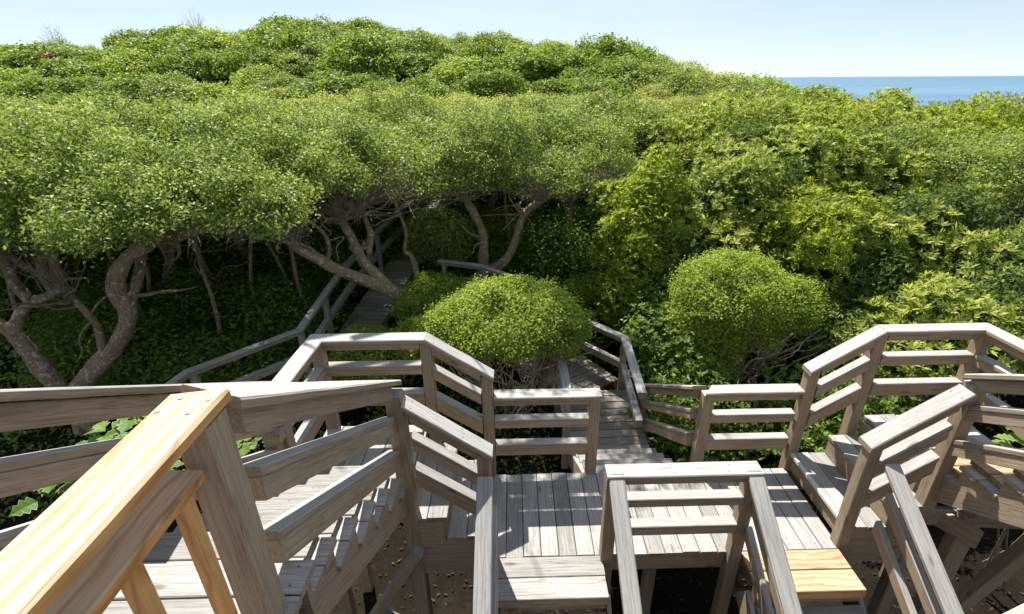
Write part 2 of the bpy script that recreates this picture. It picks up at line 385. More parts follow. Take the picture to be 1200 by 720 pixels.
# --- the two upper staircases
def staircase(s, label):
    t = thing('staircase', label, 'stairs', (mir(-1.3, s), 2.9, Z1))
    run, rise = .271, .17
    xi, xo = mir(-.845, s), mir(-1.74, s)
    for k in range(7):
        z = Z1 + rise * (k + 1) - .0; yb = 3.02 - run * k; ya = yb - run - .03
        if k == 6: break
        # old tread below, runs past the stringer; a newer board laid over it stops short
        mb = MB(); a, b = sorted((xi, xo))
        planks_x(mb, a, b, ya, yb, z - .04, .15, nails=False); build('tread', mb, [W, NAIL], t)
        a, b = sorted((mir(-.925, s), mir(-1.72, s)))
        mb = MB(); planks_x(mb, a, b, ya + .004, yb + .012, z, .15, mat=0)
        o = build('overlay_board', mb, [WN if s > 0 else W, NAIL], t)
        if s > 0: o['label'] = 'fresh tan overlay board'
    # stringers: sawtooth 2x12
    for x in (mir(-.88, s), mir(-1.28, s), mir(-1.715, s)):
        pr = []
        n = 6
        for k in range(n):
            z = Z1 + rise * (k + 1) - .078; yb = 3.0 - run * k
            pr += [(yb, z), (yb - run, z)]
        y_top, z_top = pr[-1]
        pr = [(3.0, Z1 - .10)] + pr + [(y_top, z_top - .17), (2.88, Z1 - .17), (3.0, Z1 - .16)]
        m = len(pr)
        V = [(x + dx, y, z) for dx in (-.019, .019) for y, z in pr]
        ca, sa = math.cos(.56), math.sin(.56); o3 = rng.uniform(0, 40)
        G = [(v[1] * ca - v[2] * sa + o3, v[1] * sa + v[2] * ca, v[0]) for v in V]
        Fc = [list(range(m)), list(range(2 * m - 1, m - 1, -1))] + [[i, (i + 1) % m, m + (i + 1) % m, m + i] for i in range(m)]
        mb = MB(); mb.add(V, Fc, G); build('stringer', mb, W, t)
    return t
staircase(-1, 'bleached grey staircase at left descending away from the new pine rail')
staircase(1, 'staircase at the right edge with fresh tan boards laid over its old treads')

# --- the upper deck the staircases start from (under and beside the camera)
ud = thing('upper_deck', 'upper timber deck at the head of the left staircase', 'deck', (1.2, .2, 1.81))
mb = MB(); planks_x(mb, -3.0, -.80, -1.6, 1.375, 1.81); build('decking', mb, [W, NAIL], ud)
mb = MB(); planks_x(mb, -.795, 5.4, -1.6, .80, 1.81, nails=False); build('decking', mb, [W, NAIL], ud)
one('rim_joist', ud, W, (-.78, .77, 1.68), (5.35, .77, 1.68), .038, .18)
one('rim_joist', ud, W, (-2.95, 1.34, 1.68), (-.83, 1.34, 1.68), .038, .18)
for x in (-2.8, -1.4, .2, 1.6, 3.2, 5.2): one('support_post', ud, W, (x, .62, gz(x, .6) - .2), (x, .62, 1.77), .14, .14, up=(0, 1, 0))

# --- lower flights, running down towards and under the upper deck
def lower_stair(x0, x1, label, new):
    t = thing('staircase', label, 'stairs', ((x0 + x1) / 2, 2.4, 0))
    rise, run = .178, .285
    mb = MB(); beam(mb, (x0 - .005, 2.462, -.062), (x1 + .005, 2.462, -.062), .03, .05); build('nosing', mb, WN if new else W, t)
    for k in range(1, 8):
        z = -rise * k; yb = 2.46 - run * (k - 1); ya = yb - run - .02
        mb = MB(); planks_x(mb, x0, x1, ya, yb, z, .15); build('tread', mb, [W, NAIL], t)
        one('riser', t, W, (x0 + .01, yb + .016, z + .082), (x1 - .01, yb + .016, z + .082), .024, .115)
    for x in (x0 - .022, x1 + .022):
        one('stringer', t, W, (x, 2.62, -.22), (x, .36, -1.66), .036, .24)
    return t
lower_stair(-.165, .65, 'left lower flight of grey steps leading down below the new pine rail', False)
lower_stair(1.79, 2.60, 'right lower flight starting with two fresh tan boards', True)

# ------------------------------------------------------------------ railings
def post(t, x, y, z0, z1, w=.098, mat=None, label=None):
    o = one('post', t, mat or W, (x, y, z0), (x, y, z1), w, w, up=(0, 1, 0), c=.007, seg=1)
    if label: o['label'] = label
    return o

def rails(t, path, capw=.145, tw=0., sub=.07, mid=True, trim=.05, mat=None, levels=((-.26, .10), (-.545, .135)), n_start=None, n_end=None, trims=None, over=(0, 0)):
    """path: cap-top points; a mitred cap, a board under it and two rails per stretch"""
    mat = mat or W
    P = [np.array(p, float) for p in path]; D = [norm(P[i + 1] - P[i]) for i in range(len(P) - 1)]
    for i in range(len(P) - 1):
        n0 = norm(D[i - 1] + D[i]) if i else n_start
        n1 = norm(D[i] + D[i + 1]) if i < len(D) - 1 else n_end
        a, b = P[i].copy(), P[i + 1].copy()
        if i == 0: a -= D[i] * over[0]
        if i == len(D) - 1: b += D[i] * over[1]
        dn = np.array((0, 0, -1.))
        mbc = MB(); ca_, cb_ = a + dn * .02 + D[i] * .001, b + dn * .02 - D[i] * .001
        beam(mbc, ca_, cb_, capw, .038, n0=n0, n1=n1, c=.007, seg=8 if tw else 3, wob=.0012, tw=tw)
        if not tw:
            sv = norm(np.cross(D[i], (0, 0, 1.))); uv = np.cross(sv, D[i]); ln = np.linalg.norm(cb_ - ca_)
            for f in np.arange(.07, ln - .03, .42):
                for sg in (-1, 1): nail3(mbc, ca_ + D[i] * (f + rng.normal(0, .01)) + uv * .0195 + sv * sg * (capw * .27 + rng.normal(0, .005)), uv)
        build('handrail_cap', mbc, [mat, NAIL], t)
        ta, tb = (trims[i] if trims else (trim, trim))
        flat = np.array((D[i][0], D[i][1], 0)); kk = 1 / max(.3, np.linalg.norm(flat))
        a2 = P[i] + D[i] * ta * kk; b2 = P[i + 1] - D[i] * tb * kk
        vert = norm(np.array((D[i][0], D[i][1], 0)))
        one('top_rail', t, mat, a2 + dn * (.041 * kk + sub / 2 * kk), b2 + dn * (.041 * kk + sub / 2 * kk), .075, sub, n0=vert, n1=vert)
        if mid:
            for dz, h in levels:
                off = dn * (-dz + h / 2 * kk)
                mb = MB()
                beam(mb, a2 + off + (0, 0, (h / 2 - .018) * kk), b2 + off + (0, 0, (h / 2 - .018) * kk), .092, .036, n0=vert, n1=vert, seg=2, wob=.001)
                beam(mb, a2 + off - (0, 0, .019 * kk), b2 + off - (0, 0, .019 * kk), .080, h - .038, n0=vert, n1=vert)
                build('rail', mb, mat, t)

CH = .925            # cap height above a deck
ZL = Z1 + .915
def far_railing(s, name_label):
    t = thing('railing', name_label, 'railing', (mir(-1.2, s), 3.75, Z1))
    m = lambda x: mir(x, s)
    rails(t, [(m(-1.69), 2.80, ZL + .02), (m(-1.69), 3.75, ZL), (m(-.775), 3.75, ZL), (m(-.205), 3.75, ZL - .395)],
          trims=[(.0, .05), (.05, .05), (.05, .12)], n_end=(1, 0, 0) if s < 0 else (-1, 0, 0))
    post(t, m(-1.69), 3.75, Z1 - .3, ZL - .042); post(t, m(-.775), 3.765, -.25, ZL - .042)
    post(t, m(-.27), 3.765, -.3, ZL - .40)
    post(t, m(-1.69), 2.93, Z1 - .35, ZL - .022)
    return t
far_railing(-1, 'railing round the left landing, its cap turning the corner and sloping down rightwards')
far_railing(1, 'railing round the right landing with a cap that slopes down to the left')

t = thing('railing', 'short level railing at the far left edge of the middle landing', 'railing', (.25, 3.75, 0))
rails(t, [(-.215, 3.765, CH), (.755, 3.765, CH)], trims=[(.0, .1)], n_start=(1, 0, 0)); post(t, .70, 3.765, -.3, CH - .042)
t = thing('railing', 'level railing at the far right edge of the middle landing with an angled end', 'railing', (2.2, 3.8, 0))
rails(t, [(1.755, 3.80, CH - .02), (2.60, 3.78, CH - .005)], trims=[(.05, .02)], n_start=(.8, -.6, 0), n_end=(1, 0, 0)); post(t, 1.755, 3.80, -.3, CH - .062)
t = thing('railing', 'short railing beside the walkway steps sloping away from the middle landing', 'railing', (1.7, 4.5, -.4))
rails(t, [(1.70, 3.87, CH - .03), (1.69, 5.62, -.23)], trims=[(.03, .07)], n_start=(0, 1, 0), n_end=(0, 1, 0)); post(t, 1.69, 5.56, -1.25, -.25)

def near_slope(s, label):
    m = lambda x: mir(x, s)
    t = thing('railing', label, 'railing', (m(-.5), 2.87, .3))
    rails(t, [(m(-.80), 2.87, ZL - .03), (m(-.195), 2.87, ZL - .49)], trims=[(.045, .10)], over=(.0, .01), n_end=(1, 0, 0) if s < 0 else (-1, 0, 0))
    post(t, m(-.255), 2.87, -.28, ZL - .50)
    return t
near_slope(-1, 'short railing in front of the left steps, sloping down to the right')
near_slope(1, 'short pale-capped railing in front of the right steps, sloping down leftwards')

# stair rails of the upper flights
KS = .600
def stair_rail(t, x, ya, za, yb, capw=.145, ends=(0, 0), tw=0.):
    zb = za - KS * (yb - ya)
    rails(t, [(x, ya, za), (x, yb, zb)], capw=capw, tw=tw, sub=.095, trims=[(.05, .05)], levels=((-.295, .125), (-.585, .135)), n_start=(0, 1, 0), n_end=(0, 1, 0), over=ends)
t = thing('stair_railing', 'grey railing on the right of the left staircase, ending at a tall braced post', 'railing', (-.86, 2, 1))
KS = .625
stair_rail(t, -.885, 1.225, 2.69, 2.90, capw=.165, ends=(0, .06), tw=.27)
KS = .60
post(t, -.875, 1.14, -1.5, 2.66, .1); post(t, -.845, 2.885, -1.7, 1.55, .115)
one('brace', t, W, (-.80, 2.80, .12), (-1.48, 2.80, -1.05), .08, .085, up=(0, 1, 0)); one('brace', t, W, (-1.25, 2.9, -.75), (-.55, 2.9, -1.35), .06, .085, up=(0, 1, 0))
t = thing('stair_railing', 'outer left stair railing, seen behind the fresh tan pine rail', 'railing', (-1.73, 1.5, 1.6))
rails(t, [(-1.73, -1.2, 2.83), (-1.73, 1.02, 2.83), (-1.73, 2.95, 2.83 - .627 * 1.93)], sub=.095, trims=[(0, .05), (.05, .05)], levels=((-.27, .12), (-.56, .13)), n_end=(0, 1, 0))
post(t, -1.73, 1.02, 1.0, 2.79); post(t, -1.73, 2.86, Z1 - .3, 1.60)
t = thing('stair_railing', 'stair railing at the right edge, its three boards meeting a tall leaning post', 'railing', (3.24, 2, 1))
zr = 1.585
rails(t, [(3.235, 2.93, zr), (3.235, 1.0, zr + KS * 1.93)], sub=.085, trims=[(.03, .05)], levels=((-.255, .115), (-.56, .125)), n_start=(0, 1, 0))
post(t, 3.235, 2.885, -1.7, 1.53, .105); post(t, 3.235, 1.0, 1.0, 2.7)
t = thing('stair_railing', 'outer railing of the right staircase at the edge of the view', 'railing', (4.1, 2, 1))
rails(t, [(4.08, 2.82, ZL + .03), (4.08, .9, ZL + .03 + .61 * 1.92)], sub=.09, trims=[(.05, .05)], n_start=(0, 1, 0)); post(t, 4.08, .9, 1.0, 2.65)
# support under the right landing
t = thing('support_frame', 'dark timber posts and diagonal brace under the right landing', 'support', (3.4, 2.7, -1))
post(t, 3.50, 2.78, -1.7, .40); one('brace', t, W, (3.35, 2.7, -1.35), (3.95, 2.62, .28), .1, .1)
one('beam', t, W, (3.26, 2.86, .30), (4.1, 2.78, .30), .05, .17); one('beam', t, W, (3.28, 3.0, .285), (3.50, 2.62, .285), .05, .16)

# guard in the middle and the four handrails of the lower flights
t = thing('railing', 'level guard railing between the two lower flights of steps', 'railing', (1.2, 2.8, 0))
rails(t, [(.635, 2.79, CH - .02), (1.775, 2.79, CH - .02)], trims=[(.10, .10)], levels=((-.25, .085), (-.53, .10)), n_start=(1, 0, 0), n_end=(1, 0, 0))
post(t, .69, 2.80, -.95, CH - .065); post(t, 1.725, 2.80, -1.6, CH - .065)
def lower_rail(x, dx, label, z0=.88, y0=2.74):
    t = thing('handrail', label, 'handrail', (x, 2.3, -.3))
    yb = .75; k = .625; n = 3
    for q, (dz, w, h) in enumerate(((0, .115, .04), (-.30, .05, .10), (-.58, .05, .10))):
        xx = x if q == 0 else x + dx * .055
        a = (xx, y0 + .0 * q, z0 + dz); b = (xx, yb, z0 + dz - k * (y0 - yb))
        o = one('handrail_cap' if q == 0 else 'rail', t, WG if q == 0 else W, a, b, w, h, n0=(0, 1, -.35) if q == 0 else (0, 1, 0), n1=(0, 1, 0), c=.008, seg=4, wob=.001)
    post(t, x + dx * .02, yb + .05, -1.9, z0 - k * (y0 - yb) - .05)
    return t
lower_rail(-.245, 1, 'grey handrail going down the left side of the left lower flight')
lower_rail(.705, 1, 'grey handrail going down from the left end of the level guard railing')
lower_rail(1.715, 1, 'grey handrail going down from the right end of the level guard railing')
lower_rail(2.70, 1, 'grey handrail with two boards below it right of the fresh tan boards', z0=.93, y0=2.72)

# new pine guard beside the camera
t = thing('railing', 'fresh tan pine guard rail with square balusters in the left foreground', 'railing', (-.9, .6, 1.81))
one('handrail_cap', t, WN, (-.90, -.9, 2.686), (-.90, 1.203, 2.683), .155, .044, c=.012, seg=4, wob=.001, n1=(-.19, 1, 0))
one('bottom_plate', t, WN, (-.935, -.9, 2.53), (-.935, 1.06, 2.53), .165, .038, c=.005)
for k in range(9): one('baluster', t, WN, (-.885, 1.0 - .20 * k, 1.86), (-.885, 1.0 - .20 * k, 2.51), .042, .042, up=(0, 1, 0))
for x, y in ((-.955, 1.11), (-.93, 1.17), (-.87, 1.10), (-.85, 1.16)):
    mb = MB(); tube(mb, [(x, y, 2.703), (x, y, 2.7085)], [.0075, .007], 10, n=1); build('screw', mb, STEEL, t)
mb = MB(); tube(mb, [(-.852, 1.03, 2.53), (-.8465, 1.03, 2.53)], [.0075, .007], 10, n=1); build('screw', mb, STEEL, t)
# pale cap at the lower right corner
t = thing('handrail', 'pale handrail end in the bottom right corner below the right staircase', 'handrail', (3.0, 1.8, .4))
one('handrail_cap', t, W, (2.75, 1.82, .36), (3.5, 1.90, .86), .14, .04); post(t, 3.1, 1.85, -1.6, .55)

# --- walkway
t = thing('steps', 'dappled grey steps leading away from the middle landing to the walkway', 'steps', (1.2, 4.3, -.4))
for k in range(1, 6):
    z = -.165 * k; ya = 3.745 + .275 * (k - 1)
    mb = MB(); planks_x(mb, .70, 1.69, ya - .012, ya + .275, z, .142); build('tread', mb, [W, NAIL], t)
    one('riser', t, W, (.72, ya + .0, z + .06), (1.67, ya + .0, z + .06), .02, .105)
for x in (.68, 1.71): one('stringer', t, W, (x, 3.76, -.22), (x, 5.2, -1.08), .036, .22)
WZ = -.86
def walkway_piece(pts, w, z0, z1, name='walkway', mat=None):
    """boards laid across a path that runs along pts"""
    mb = MB(); P = np.array(pts, float)
    seg = np.linalg.norm(np.diff(P, axis=0), axis=1); tot = seg.sum(); cum = np.concatenate([[0], np.cumsum(seg)])
    n = int(tot / .146)
    for i in range(n):
        s = (i + .5) / n * tot; j = min(len(seg) - 1, np.searchsorted(cum, s) - 1); j = max(j, 0)
        d = norm(P[j + 1] - P[j]); c = P[j] + d * (s - cum[j]); z = z0 + (z1 - z0) * s / tot
        sd = np.array((d[1], -d[0])) * w / 2
        beam(mb, (*(c - sd), z - .018), (*(c + sd), z - .018), .139, .036)
    for sg in (-1, 1):
        for j in range(len(seg)):
            d = norm(P[j + 1] - P[j]); sd = np.array((d[1], -d[0])) * (w / 2 - .06) * sg
            za = z0 + (z1 - z0) * cum[j] / tot; zb = z0 + (z1 - z0) * cum[j + 1] / tot
            beam(mb, (*(P[j] + sd), za - .12), (*(P[j + 1] + sd), zb - .12), .04, .16)
    o = build(name, mb, mat or WD); tag(o, kind='structure'); return o
walkway_piece([(1.19, 5.12), (1.17, 6.3), (.7, 7.0), (-.5, 8.3), (-1.5, 8.75)], 1.0, -.83, -.62)
walkway_piece([(-2.95, 7.9), (-2.45, 12.0), (-2.25, 15.5)], .72, -.74, .28, mat=W)
def walk_rail(label, pts, ps, h=.88, lowd=-.42):
    t = thing('railing', label, 'railing', (pts[0][0], pts[0][1], pts[0][2] - h))
    rails(t, pts, capw=.12, sub=.05, trims=[(.0, .0)] * (len(pts) - 1), levels=((lowd, .11),), mat=WG)
    for x, y, z in ps: post(t, x, y, z - h - .35, z - .04, .09, WG)
walk_rail('railing on the right of the sandy walkway, bending left behind the round bush', [(1.545, 5.12, -.03), (1.585, 6.42, .06), (1.05, 7.02, .08), (.1, 8.0, .12)],
          [(1.585, 6.42, .06), (.5, 7.6, .1)])
walk_rail('short piece of railing on the left of the sandy walkway beside the round bush', [(.62, 5.15, -.02), (.60, 6.3, .04)], [(.62, 5.2, -.02), (.6, 6.25, .04)])
walk_rail('weathered railing showing behind the trunk of the forked oak', [(.0, 8.75, .13), (-.64, 9.02, .27), (-1.5, 9.3, .30)], [(-.6, 9.02, .27), (-1.4, 9.28, .3)])
walk_rail('long railing climbing the hillside under the oaks on the left', [(-4.62, 5.45, -.12), (-4.45, 5.85, -.04), (-3.37, 6.97, .0), (-3.2, 8.0, .29), (-3.1, 8.7, .45), (-2.92, 10.3, .61), (-2.72, 12.0, .70), (-2.55, 14, .95)],
          [(-4.4, 5.9, -.04), (-3.37, 7.0, .0), (-3.23, 7.8, .24), (-2.98, 9.8, .56), (-2.92, 10.3, .61), (-2.72, 12.0, .7)])
walk_rail('railing on the right of the hillside walkway, half hidden by the round shrub', [(-1.85, 11.2, .62), (-1.75, 13.5, .88)], [(-1.82, 11.8, .7), (-1.77, 13.2, .85)])
mb = MB(); tube(mb, [(1.0, 2.3, -1.40), (1.25, 2.42, -1.30), (1.55, 2.66, -1.12), (1.72, 2.78, -1.0)], [.009] * 4, 6)
o = build('cable', mb, RUST); tag(o, 'thin rusty cable slung low under the level guard railing', 'cable')
# ------------------------------------------------------------------ foliage
def leaf_mesh(name, P, Nn, L, Wd, mat, parent=None, T=None, fold=.18, jit=.25):
    """one rhombic leaf per point: P centre, Nn normal, length L, width Wd"""
    n = len(P); Nn = norm(Nn)
    if T is None: T = rng.normal(size=(n, 3))
    T = norm(T - Nn * np.sum(T * Nn, 1, keepdims=True)); B = np.cross(Nn, T)
    l = (L * rng.uniform(1 - jit, 1 + jit, n))[:, None]; w = (Wd * rng.uniform(1 - jit, 1 + jit, n))[:, None]
    up = Nn * w * fold * rng.uniform(-1, 1.6, (n, 1))
    V = np.stack([P - T * l * .5, P + B * w * .5 + up + T * l * .06, P + T * l * .5 - up * .6, P - B * w * .5 + up + T * l * .06], 1).reshape(-1, 3)
    return quads(name, V, mat, parent)

def quads(name, V, mat, parent=None):
    off = np.array(parent.location) if parent is not None else np.zeros(3)
    V = (V - off).astype(np.float32); n = len(V) // 4
    me = bpy.data.meshes.new(name)
    me.vertices.add(4 * n); me.vertices.foreach_set('co', V.ravel())
    me.loops.add(4 * n); me.loops.foreach_set('vertex_index', np.arange(4 * n, dtype=np.int32))
    me.polygons.add(n); me.polygons.foreach_set('loop_start', np.arange(0, 4 * n, 4, dtype=np.int32))
    me.materials.append(mat); me.update(calc_edges=True)
    o = bpy.data.objects.new(name, me); COL.objects.link(o)
    if parent is not None: o.parent = parent
    return o

def shell(ells, n, lump=.12, depth=.25, low=-.55, r=rng, knob=0.):
    """cluster centres near the outer surface of a union of lumpy ellipsoids; returns points, outward normals"""
    if knob:
        big = []
        for c, rr in ells:
            c = np.array(c, float); rr = np.array(rr, float); big.append((c, rr * .9))
            m = int(6 + 9 * rr[0] * rr[1])
            for _ in range(m):
                d = norm(r.normal(size=3)); d[2] = max(d[2], low * .8 + .1) if d[2] < 0 else d[2]; d = norm(d)
                k2 = knob * r.uniform(.65, 1.35)
                big.append((c + d * rr * r.uniform(.78, .98), np.array((k2, k2, k2 * r.uniform(.6, .95))) * min(1., rr.mean() + .15)))
        ells = big
    C = np.array([e[0] for e in ells], float); Rr = np.array([e[1] for e in ells], float)
    ar = (Rr[:, 0] * Rr[:, 1] + Rr[:, 0] * Rr[:, 2] + Rr[:, 1] * Rr[:, 2]); ar = ar / ar.sum()
    outP = []; outN = []; got = 0
    ph = r.uniform(0, 6, (len(ells), 6))
    while got < n:
        m = int((n - got) * 1.6) + 50
        k = r.choice(len(ells), m, p=ar); dd = norm(r.normal(size=(m, 3)))
        keep = dd[:, 2] > low; k = k[keep]; dd = dd[keep]
        q = dd * Rr[k] * 1.0; ps = ph[k]
        lum = np.sin(q[:, 0] * 3.1 + ps[:, 0]) * np.sin(q[:, 1] * 3.3 + ps[:, 1]) + .6 * np.sin(q[:, 0] * 6.3 + ps[:, 2]) * np.sin(q[:, 2] * 7. + ps[:, 3]) + .5 * np.sin(q[:, 1] * 7.7 + ps[:, 4] + q[:, 2] * 5)
        f = 1 + lump * lum - depth * np.abs(r.normal(0, .5, len(k))) ** 1.2
        f = f + np.where(r.random(len(k)) < .08, r.uniform(.04, .2, len(k)), 0)      # stray shoots
        p = C[k] + q * f[:, None]
        ok = np.ones(len(p), bool)
        for j in range(len(ells)):
            e = np.linalg.norm((p - C[j]) / Rr[j], axis=1); ok &= (k == j) | (e > .72)
        nn = norm(dd / Rr[k])
        outP.append(p[ok]); outN.append(nn[ok]); got += ok.sum()
    return np.concatenate(outP)[:n], np.concatenate(outN)[:n]

def foliage(parent, name, ells, ncl, per, L, Wd, mat, lump=.12, depth=.3, low=-.55, spread=.11, upb=.5, rnd=.75, knob=0.):
    c, nn = shell(ells, ncl, lump, depth, low, knob=knob)
    P = np.repeat(c, per, 0) + rng.normal(0, spread, (ncl * per, 3)) * np.array((1, 1, .75))
    Nn = np.repeat(nn, per, 0) * .6 + np.array((0, 0, upb)) + rng.normal(0, rnd, (ncl * per, 3))
    return leaf_mesh(name, P, Nn, L, Wd, mat, parent)

def whorls(parent, name, ells, ncl, L, Wd, mat, lump=.12, depth=.25, low=-.35, per=10, tilt=.5, knob=0.):
    c, nn = shell(ells, ncl, lump, depth, low, knob=knob)
    ax = norm(nn * .8 + np.array((0, -.1, .9)) + rng.normal(0, .28, c.shape))
    a = norm(np.cross(ax, rng.normal(size=c.shape))); b = np.cross(ax, a)
    k = np.tile(np.arange(per), ncl); ang = k * 2.39996 + np.repeat(rng.uniform(0, 6, ncl), per) + rng.normal(0, .15, len(k))
    A = np.repeat(a, per, 0); Bb = np.repeat(b, per, 0); AX = np.repeat(ax, per, 0)
    tl = tilt + rng.normal(0, .16, len(k)) - .35 * (k / per) + .2
    dr = A * np.cos(ang)[:, None] + Bb * np.sin(ang)[:, None]
    T = norm(dr * np.cos(tl)[:, None] + AX * np.sin(tl)[:, None]); Nn = norm(AX * np.cos(tl)[:, None] - dr * np.sin(tl)[:, None])
    L = L * np.repeat(rng.uniform(.6, 1.2, ncl), per)[:, None] * rng.uniform(.8, 1.1, (ncl * per, 1)); Wd = Wd * (L[:, 0] / L.mean()) ** .7; 
    P = np.repeat(c, per, 0) + T * L * .52 - AX * (.02 + .05 * (1 - k / per)[:, None])
    return leaf_mesh(name, P, Nn, L[:, 0], Wd, mat, parent, T=T, fold=.12, jit=.1)

def twigs(parent, starts, ells, n, mat, r0=.011, lowbias=True, wig=.16, sides=3, shellr=(.55, 1.0), name='twigs', front=0.):
    """thin forked twigs from the given points out into the lower part of the crown"""
    mb = MB(); C = [np.array(e[0], float) for e in ells]; Rr = [np.array(e[1], float) for e in ells]; starts = [np.array(s, float) for s in starts]
    for i in range(n):
        j = rng.integers(len(C)); d = norm(rng.normal(size=3))
        if lowbias: d[2] = -abs(d[2]) * .8 + .15
        if front: d[1] -= front; d = norm(d)
        e = C[j] + d * Rr[j] * rng.uniform(*shellr)
        s = min(starts, key=lambda q: np.linalg.norm(q - e) * rng.uniform(.8, 1.25))
        s = s + rng.normal(0, .03, 3)
        m = 5; L = np.linalg.norm(e - s); pts = [s]
        for k in range(1, m + 1):
            f = k / m; pts.append(s + (e - s) * f + rng.normal(0, wig * L * .35 * (1 - f * .4), 3) * (1 if k < m else .2))
        rr = r0 * rng.uniform(.6, 1.2)
        tube(mb, pts, np.linspace(rr, .002, m + 1), sides, n=2, cap=False)
        for q in range(2):
            k = rng.integers(2, m); b = pts[k]; d2 = norm(rng.normal(size=3) + norm(e - s)) * L * rng.uniform(.15, .35)
            tube(mb, [b, b + d2 * .5 + rng.normal(0, .02, 3), b + d2], [rr * .45, rr * .35, .0015], sides, n=2, cap=False)
    return build(name, mb, mat, parent)

def limbs(parent, specs, mat=None, name='trunk', sides=14, bump=.085, side=0):
    mb = MB()
    for pts, r0, r1 in specs:
        if not side: break
        P, Rr = smooth_path(pts, [r0 + (r1 - r0) * (i / (len(pts) - 1)) ** .8 for i in range(len(pts))], 5)
        for q in range(side):
            i = int(len(P) * rng.uniform(.5, .97)); b = P[i]; L = rng.uniform(.45, 1.05)
            d = norm(rng.normal(size=3) * (1, .7, .35) + (0, -.15, .55)); p = [b]
            for k in range(4):
                d = norm(d + rng.normal(0, .42, 3)); p.append(p[-1] + d * L / 4)
            tube(mb, p, np.linspace(Rr[i] * .42, .006, 5), 6, .05, n=4)
    for pts, r0, r1 in specs:
        m = len(pts); tube(mb, pts, [r0 + (r1 - r0) * (i / (m - 1)) ** .8 for i in range(m)], sides, bump, n=7)
    return build(name, mb, mat or BARK, parent, smooth=True)

def E(x, y, z, a, b, c): return ((x, y, z), (a, b, c))

# ---- wind-pruned live oaks --------------------------------------------------
def oak(label, base, specs, ells,  ncl, per=22, L=.062, Wd=.032, tw=120, starts=None, twmat=TWIGG, mat=None, lump=.13, group=None, front=.5, low=-.6):
    t = thing('oak_tree', label, 'tree', base, group)
    ells = [(c if c[2] > 4 else (c[0], c[1], c[2] - (.06 if c[1] < 9 else .34)), r_) for c, r_ in ells]
    specs = [(p_, a_ * .76, b_ * .76) for p_, a_, b_ in specs]
    if specs: limbs(t, specs, side=5)
    foliage(t, 'crown', ells, int(ncl * .55), int(per * 2.5), L * .86, Wd * .86, mat or OAK, lump, .62, low, .085, knob=.46 if ells[0][0][2] < 4 else .08)
    if tw: twigs(t, starts or [s[0][-1] for s in specs], ells, tw, twmat, front=front, shellr=(.8, 1.14), r0=.009)
    return t

oak('gnarled oak at the far left with a trunk that splits into crooked limbs', (-6.1, 5.85, -.9),
    [([(-5.95, 5.85, -1.0), (-6.18, 5.8, -.2), (-6.24, 5.75, .26), (-6.3, 5.7, .63), (-6.5, 5.7, .9), (-6.76, 5.8, 1.31), (-7.0, 6.0, 1.7)], .15, .08),
     ([(-6.3, 5.7, .6), (-6.22, 5.75, .81), (-6.04, 5.8, 1.02), (-6.08, 5.8, 1.24), (-6.22, 5.9, 1.54), (-6.38, 6.0, 1.85)], .105, .06),
     ([(-6.06, 5.8, 1.0), (-5.83, 5.85, 1.07), (-5.65, 5.9, 1.2), (-5.72, 6.0, 1.5), (-5.75, 6.1, 1.9)], .085, .055)],
    [E(-7.4, 6.4, 2.05, 1.5, 1.5, .62), E(-6.2, 6.6, 2.15, 1.3, 1.4, .62), E(-7.8, 8.2, 2.35, 1.8, 1.5, .75), E(-6.2, 8.0, 2.45, 1.4, 1.4, .6)], 2600, tw=90, low=-.3, twmat=TWIG)
oak('twisted oak at left with a thick S-shaped trunk and a sawn stub', (-5.9, 5.95, -.9),
    [([(-6.2, 5.9, -1.0), (-6.05, 5.9, -.4), (-5.61, 5.95, .06), (-5.28, 6.0, .39), (-5.08, 6.05, .76), (-5.1, 6.0, 1.12), (-4.93, 6.1, 1.43), (-4.66, 6.2, 1.62), (-4.3, 6.4, 1.85)], .17, .10),
     ([(-5.52, 5.95, .2), (-5.42, 5.9, .6), (-5.41, 5.85, .8), (-5.48, 5.8, 1.06)], .075, .045),
     ([(-5.04, 6.1, .9), (-4.95, 6.4, 1.35), (-5.09, 6.7, 1.75)], .10, .07),
     ([(-4.6, 6.25, 1.65), (-4.1, 6.6, 1.72), (-3.7, 6.9, 1.9)], .09, .05)],
    [E(-5.0, 6.4, 2.1, 1.2, 1.3, .58), E(-3.9, 6.8, 2.0, 1.0, 1.2, .5), E(-4.9, 8.2, 2.4, 1.5, 1.4, .65), E(-3.5, 8.3, 2.3, 1.2, 1.4, .55)], 2600, tw=150, twmat=TWIG, low=-.22)
T3 = [([(-1.35, 8.1, -.95), (-1.69, 8.0, -.15), (-2.06, 8.0, .14), (-2.48, 7.8, .45), (-2.8, 7.6, .71), (-3.06, 7.5, .94), (-3.31, 7.4, 1.18), (-3.47, 7.4, 1.35), (-3.79, 7.5, 1.6)], .17, .09),
      ([(-2.0, 8.0, .1), (-2.38, 8.0, .49), (-2.59, 8.1, .72), (-2.75, 8.2, 1.07), (-2.91, 8.3, 1.37), (-3.04, 8.5, 1.75)], .13, .09),
      ([(-2.5, 8.2, .8), (-2.47, 8.35, 1.1), (-2.53, 8.4, 1.3), (-2.68, 8.6, 1.7)], .075, .05),
      ([(-3.0, 7.5, .86), (-2.89, 7.5, 1.08), (-2.88, 7.4, 1.38), (-3.01, 7.3, 1.6)], .05, .03)]
